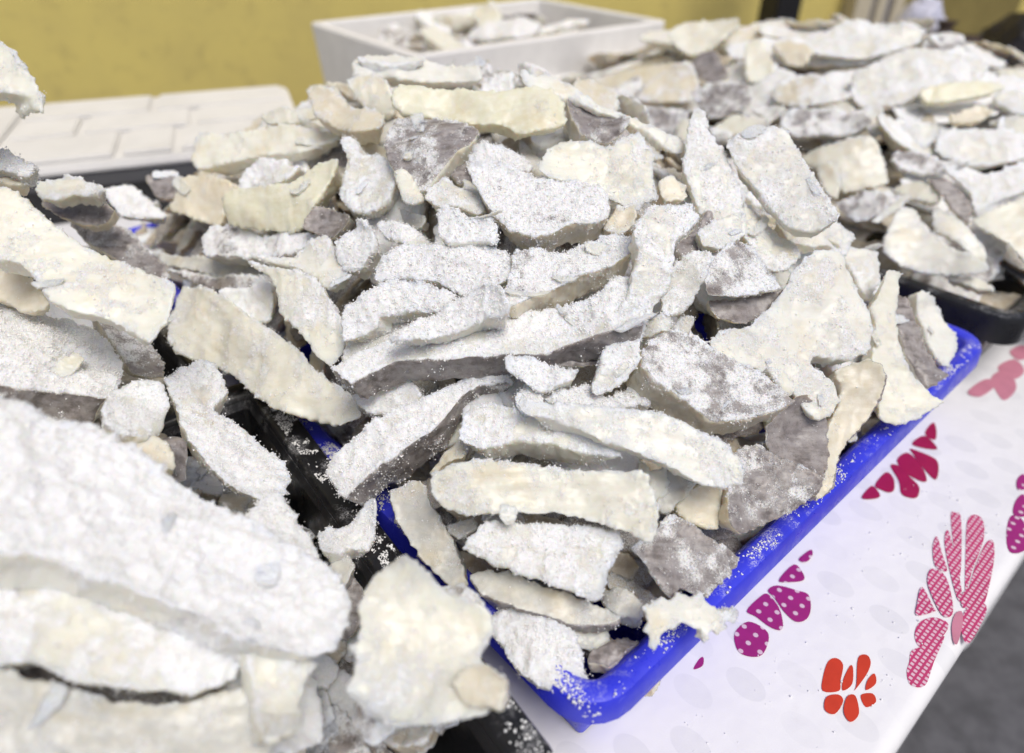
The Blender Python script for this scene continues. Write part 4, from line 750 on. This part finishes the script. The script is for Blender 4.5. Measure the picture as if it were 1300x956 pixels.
def fill(f, hp, p0, p1, q0, q1, step, drop, seed, zfloor=.78, crust=True, size=1.0, joined=None):
    """pieces lying under the ones modelled singly; with joined= they go into one mesh of that label"""
    rng = np.random.default_rng(seed); VV, FF, AA, BB, off = [], [], [], [], 0
    for p in np.arange(p0, p1, step):
        for q in np.arange(q0, q1, step):
            a, b = p + rng.uniform(-.4, .4) * step, q + rng.uniform(-.4, .4) * step
            z = f(a, b); gx = (f(a + .01, b) - f(a - .01, b)) / .02; gy = (f(a, b + .01) - f(a, b - .01)) / .02
            if z < -.019: continue
            n = np.array([*(-(EP * gx + EQ * gy)), 1.0]); n += rng.normal(size=3) * [.16, .16, 0]; n /= np.linalg.norm(n)
            yaw = rng.uniform(0, 6.283); x = np.array([math.cos(yaw), math.sin(yaw), 0]); x -= n * (x @ n); x /= np.linalg.norm(x)
            k = int(rng.integers(14)); c = W(a, b, max(zfloor, RIM + z - drop + rng.normal() * .004)); M = np.stack([x, np.cross(n, x), n], 1) * rng.uniform(.85, 1.1) * size
            if hp == 'R': M = M @ np.diag([1, 1, .6])
            if hp == 'M': M = M * min(1, max(.42, (min(a, .613 - a, b, .90 - b) - .012) / .085))
            ti = "wctggt"[int(rng.integers(6))]
            if joined:
                me = pm[k]; nv = len(me.vertices); V = np.empty(nv * 3, np.float32); me.vertices.foreach_get('co', V)
                L = np.empty(len(me.loops), np.int32); me.loops.foreach_get('vertex_index', L)
                VV.append(V.reshape(-1, 3) @ M.T + np.array(c)); FF.append(L + off); off += nv
                for nm, lst in (('salt', AA), ('skin', BB)):
                    t_ = np.empty(nv, np.float32); me.attributes[nm].data.foreach_get('value', t_); lst.append(t_ * (.45 if nm == 'salt' else 1))  # salt thinned on buried pieces, part of darkening the gaps
                continue
            near = min(CENTRES, key=lambda t_: np.linalg.norm(t_[0] - np.array(c)) + (9 if t_[2] not in (hp, 'V') else 0))
            lab = "%s %s cod piece half hidden under the %s" % (SKW[protos[k][1]], TW[ti], short(near[1]))
            if lab in USED:
                s2 = sorted((t_ for t_ in CENTRES if t_[2] in (hp, 'V')), key=lambda t_: np.linalg.norm(t_[0] - np.array(c)))
                for t_ in s2[1:6]:
                    l2 = lab + " beside the " + short(t_[1])
                    if l2 not in USED and len(l2.split()) <= 16: lab = l2; break
            USED.add(lab)
            place(pm[k], c, M, TINT[ti], lab, GROUPS[hp], pcr[k] if crust else None, rng)
    if joined:
        me = raw_mesh("buried_cod", np.concatenate(VV), np.concatenate(FF), 4, True)
        for nm, lst in (('salt', AA), ('skin', BB)):
            at = me.attributes.new(nm, 'FLOAT', 'POINT'); at.data.foreach_set('value', np.concatenate(lst))
        o = link("buried_cod", me, COD); o.color = (.47, .40, .30, 1); tag(o, joined, "salt cod", kind='stuff')  # wet brown flesh, coloured darker still to deepen shade in the crevices
fill(mM, 'M', .06, .59, .06, .88, .078, .022, 11)
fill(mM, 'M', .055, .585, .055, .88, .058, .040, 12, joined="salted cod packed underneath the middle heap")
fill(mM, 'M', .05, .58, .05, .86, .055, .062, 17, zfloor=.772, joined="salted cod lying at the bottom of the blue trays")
fill(mL, 'L', -.57, -.10, .13, .84, .105, .022, 13)
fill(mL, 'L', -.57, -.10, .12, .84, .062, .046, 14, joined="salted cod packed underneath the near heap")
fill(mR, 'R', .74, 1.66, .06, 1.06, .135, .022, 15, crust=False, size=1.5)
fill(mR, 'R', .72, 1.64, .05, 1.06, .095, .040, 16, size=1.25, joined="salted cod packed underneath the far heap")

def edge_fill(seed, spots, joined):
    """small pieces packed along the inside of the tray walls"""
    rng = np.random.default_rng(seed); VV, FF, AA, BB, off = [], [], [], [], 0
    for (a, b, dz, yaw) in spots:
        n = np.array([*rng.normal(size=2) * .3, 1.0]); n /= np.linalg.norm(n); yaw = YAW + yaw + rng.normal() * .4
        x = np.array([math.cos(yaw), math.sin(yaw), 0]); x -= n * (x @ n); x /= np.linalg.norm(x)
        k = int(rng.integers(14)); me = pm[k]; M = np.stack([x, np.cross(n, x), n], 1) * rng.uniform(.5, .62)
        nv = len(me.vertices); V = np.empty(nv * 3, np.float32); me.vertices.foreach_get('co', V); L = np.empty(len(me.loops), np.int32); me.loops.foreach_get('vertex_index', L)
        VV.append(V.reshape(-1, 3) @ M.T + np.array(W(a, b, RIM + dz + rng.normal() * .006))); FF.append(L + off); off += nv
        for nm, lst in (('salt', AA), ('skin', BB)):
            t_ = np.empty(nv, np.float32); me.attributes[nm].data.foreach_get('value', t_); lst.append(t_)
    me = raw_mesh("buried_cod", np.concatenate(VV), np.concatenate(FF), 4, True)
    for nm, lst in (('salt', AA), ('skin', BB)):
        at = me.attributes.new(nm, 'FLOAT', 'POINT'); at.data.foreach_set('value', np.concatenate(lst))
    o = link("buried_cod", me, COD); o.color = (.62, .55, .44, 1); tag(o, joined, "salt cod", kind='stuff')
SP = []
for q in np.arange(.10, .86, .033): SP += [(.052, q, -.030, 1.57), (.085, q + .01, -.024, 1.57), (.565, q, -.034, 1.57)]
for p in np.arange(.12, .54, .033): SP += [(p, .055, -.050, 0), (p, .085, -.034, 0), (p, .845, -.03, 0)]
for q in np.arange(.60, .88, .03): SP += [(.038, q, -.012, 1.57), (.06, q + .012, -.005, 1.2)]
edge_fill(31, SP, "small salted cod bits packed along the blue tray walls")
def support(key, dirn, n_, size, seed):
    C0 = next(j[7] for j in jobs if key in j[1]); out = []
    for k in range(1, n_ + 1):
        P = C0 + np.array(dirn) * k; r = P[:2] - N0; out.append((float(r @ EP), float(r @ EQ), P[2] - RIM, 1.0 + k * 1.3))
    return out
LP = [(a + .012 * k, q + .01 * k, dz - .012 * k, 1.4 + .5 * k) for k in (0, 1) for q in np.arange(.09, .42, .038) for a, dz in ((-.075, -.022), (-.115, -.006), (-.155, .008))]
edge_fill(35, LP, "salted cod bits packed along the black crate's inner wall")
cb = Vector((-.053, 1.794, 0)); BP = []
for a in np.linspace(-.25, .25, 8):
    for b in np.linspace(-.16, .16, 6):
        v = cb + Matrix.Rotation(.641, 3, 'Z') @ Vector((a, b, 0)); r_ = np.array(v[:2]) - N0; BP.append((float(r_ @ EP), float(r_ @ EQ), .076, a * 9 + b * 5))
edge_fill(36, BP, "pale salted cod filling the white foam box")
edge_fill(33, support('cod tip', (-.012, -.004, -.019), 7, 1, 0), "salted cod stacked under the slab that pokes out above the lid")
edge_fill(34, support('creamy flat flap', (-.004, .012, -.020), 4, 1, 0), "salted cod bits wedged under the creamy flat flap")
# crumbs and scraps lying on the heaps: dropped onto whatever is there
bpy.context.view_layer.update(); dg = bpy.context.evaluated_depsgraph_get()
def scraps(f, n_, p0, p1, q0, q1, seed, label):
    rng = np.random.default_rng(seed); VV, FF, AA, BB, off = [], [], [], [], 0
    for _ in range(n_):
        a, b = rng.uniform(p0, p1), rng.uniform(q0, q1)
        if f(a, b) < -.005: continue
        d = Vector((rng.normal() * .25, rng.normal() * .25 + .15, -1)).normalized(); o_ = W(a, b, RIM + f(a, b)) - d * .25
        hit, loc, nr, idx, ob, mt = scene.ray_cast(dg, o_, d)
        if not hit or not ob.name.startswith(('salt_cod', 'salt_crust', 'buried')): continue
        k = int(rng.integers(14)); me = pm[k]; n = np.array(nr) * .6 + np.array([0, -.1, .6]) + rng.normal(size=3) * .15; n /= np.linalg.norm(n)
        x = rng.normal(size=3); x -= n * (x @ n); x /= np.linalg.norm(x); sc_ = rng.uniform(.05, .20) * np.array([rng.uniform(.6, 1.3), rng.uniform(.6, 1.5), rng.uniform(.6, 1.4)])
        if rng.uniform() < .17: sc_ = np.array([rng.uniform(.3, .5), rng.uniform(.16, .26), rng.uniform(.25, .4)])      # a thin bent strip
        M = np.stack([x, np.cross(n, x), n], 1) * sc_
        st = 3 if sc_[0] < .1 else 1
        nv = len(me.vertices); V = np.empty(nv * 3, np.float32); me.vertices.foreach_get('co', V); V = V.reshape(-1, 3).astype(float)
        V[:, 0] += .004 * noise(V + k, 40, seed); V[:, 1] += .005 * noise(V + k + 3, 45, seed + 1); V[:, 2] += .003 * noise(V, 90, seed + 2) + rng.normal() * 1.8 * V[:, 0] ** 2
        L = np.empty(len(me.loops), np.int32); me.loops.foreach_get('vertex_index', L)
        VV.append(V @ M.T + np.array(loc) + n * .001); FF.append(L + off); off += nv
        s_ = rng.uniform(.0, .75); AA.append(np.full(nv, s_, np.float32)); BB.append(np.zeros(nv, np.float32))
    me = raw_mesh("cod_crumbs", np.concatenate(VV), np.concatenate(FF), 4, True)
    for nm, lst in (('salt', AA), ('skin', BB)):
        at = me.attributes.new(nm, 'FLOAT', 'POINT'); at.data.foreach_set('value', np.concatenate(lst))
    o = link("cod_crumbs", me, COD); o.color = (.80, .77, .68, 1); tag(o, label, "cod crumbs", kind='stuff')
scraps(mM, 170, .03, .6, .03, .9, 41, "ragged crumbs and flakes of cod scattered over the middle heap")
scraps(mL, 30, -.5, -.03, .1, .7, 42, "ragged crumbs and flakes of cod scattered over the near heap")

# pieces inside the foam box
BOXLAB = ["cream cod piece inside the foam box by its far left wall", "tan cod piece inside the foam box against the back wall", "cream cod piece in the middle of the foam box, near the back", "whitish cod piece inside the foam box at its far right corner",
          "tan cod piece inside the foam box near its left wall", "cream cod piece at the very centre of the foam box", "greyish cod piece inside the foam box, right of centre", "cream cod piece inside the foam box at its near right wall",
          "white cod piece inside the foam box at its near left corner", "tan cod piece inside the foam box touching the back rim"]
rng = np.random.default_rng(77)
for k, (a, b, z) in enumerate(((-.2, .1, 0), (-.08, .12, .01), (.05, .08, .02), (.17, .1, .01), (-.14, -.05, .0), (0, -.04, .015), (.14, -.06, .005), (.22, -.1, -.01), (-.22, -.12, -.01), (.02, .16, .01))):
    loc = Vector((-.053, 1.794, ZT + hb - .022 + z)) + Matrix.Rotation(.641, 3, 'Z') @ Vector((a, b, 0))
    n = np.array([*rng.normal(size=2) * .25, 1.0]); n /= np.linalg.norm(n); yaw = rng.uniform(0, 6.28); x = np.array([math.cos(yaw), math.sin(yaw), 0]); x -= n * (x @ n); x /= np.linalg.norm(x)
    place(pm[k % 14], loc + Vector((0, 0, -.002)), np.stack([x, np.cross(n, x), n], 1) * 1.3, TINT["wccwccgcwc"[k]], BOXLAB[k], "cod pieces inside the foam box", None, rng)

# salt spilled on the rims and the cloth
def spill(name, label, n, fn, seed):
    rng = np.random.default_rng(seed); P = np.array([fn(rng) for _ in range(int(n * 2.6))])
    k = noise(P, 45, seed) + .7 * noise(P, 140, seed + 1) + .5 * noise(P, 320, seed + 2) + rng.normal(size=len(P)) * .12   # crusty patches
    P = P[np.argsort(-k)[:n]]
    o = link(name, grains_mesh(name, P, .0004 + .0008 * rng.uniform(0, 1, n) ** 2.5, rng), SALT); tag(o, label, "salt", kind='stuff')
def clump(rng, length, c, width):      # bunched positions along an edge
    t = rng.choice(c) + rng.normal() * width if rng.uniform() < .6 else rng.uniform(0, length)
    return min(max(t, 0), length)
def on_rim_long(rng): return W(clump(rng, .60, [.08, .2, .3, .42, .52, .56], .02), .002 + .011 * rng.uniform() ** .7, RIM + .0003)
def on_rim_short(rng): return W(.002 + .011 * rng.uniform(), clump(rng, .42, [.05, .09, .14, .17, .2, .3], .016), RIM + .0003)
def near_rim(u, y):
    x_ = .613 - .003 - .015 * u; c_, s_ = math.cos(R(5)), math.sin(R(5))
    return W(-.641 + x_ * c_ + y * s_, .03 - x_ * s_ + y * c_, RIM + .0143)
def on_black(rng): return near_rim(rng.uniform(), clump(rng, .42, [.1, .16, .2, .25, .3, .36, .4], .02))
def on_cloth(rng): return W(rng.uniform(-.02, .5), -.1 + .09 * rng.uniform(), TOP + .001)
spill("spilled_salt", "loose salt grains sprinkled along the blue tray's long rim", 700, on_rim_long, 1)
spill("spilled_salt", "thick salt crust on the blue tray's short rim beside the black crate", 1700, on_rim_short, 2)
spill("spilled_salt", "white salt dusting on the black crate rim", 1500, on_black, 3)
spill("spilled_salt", "few loose salt grains on the flowered tablecloth", 140, on_cloth, 4)
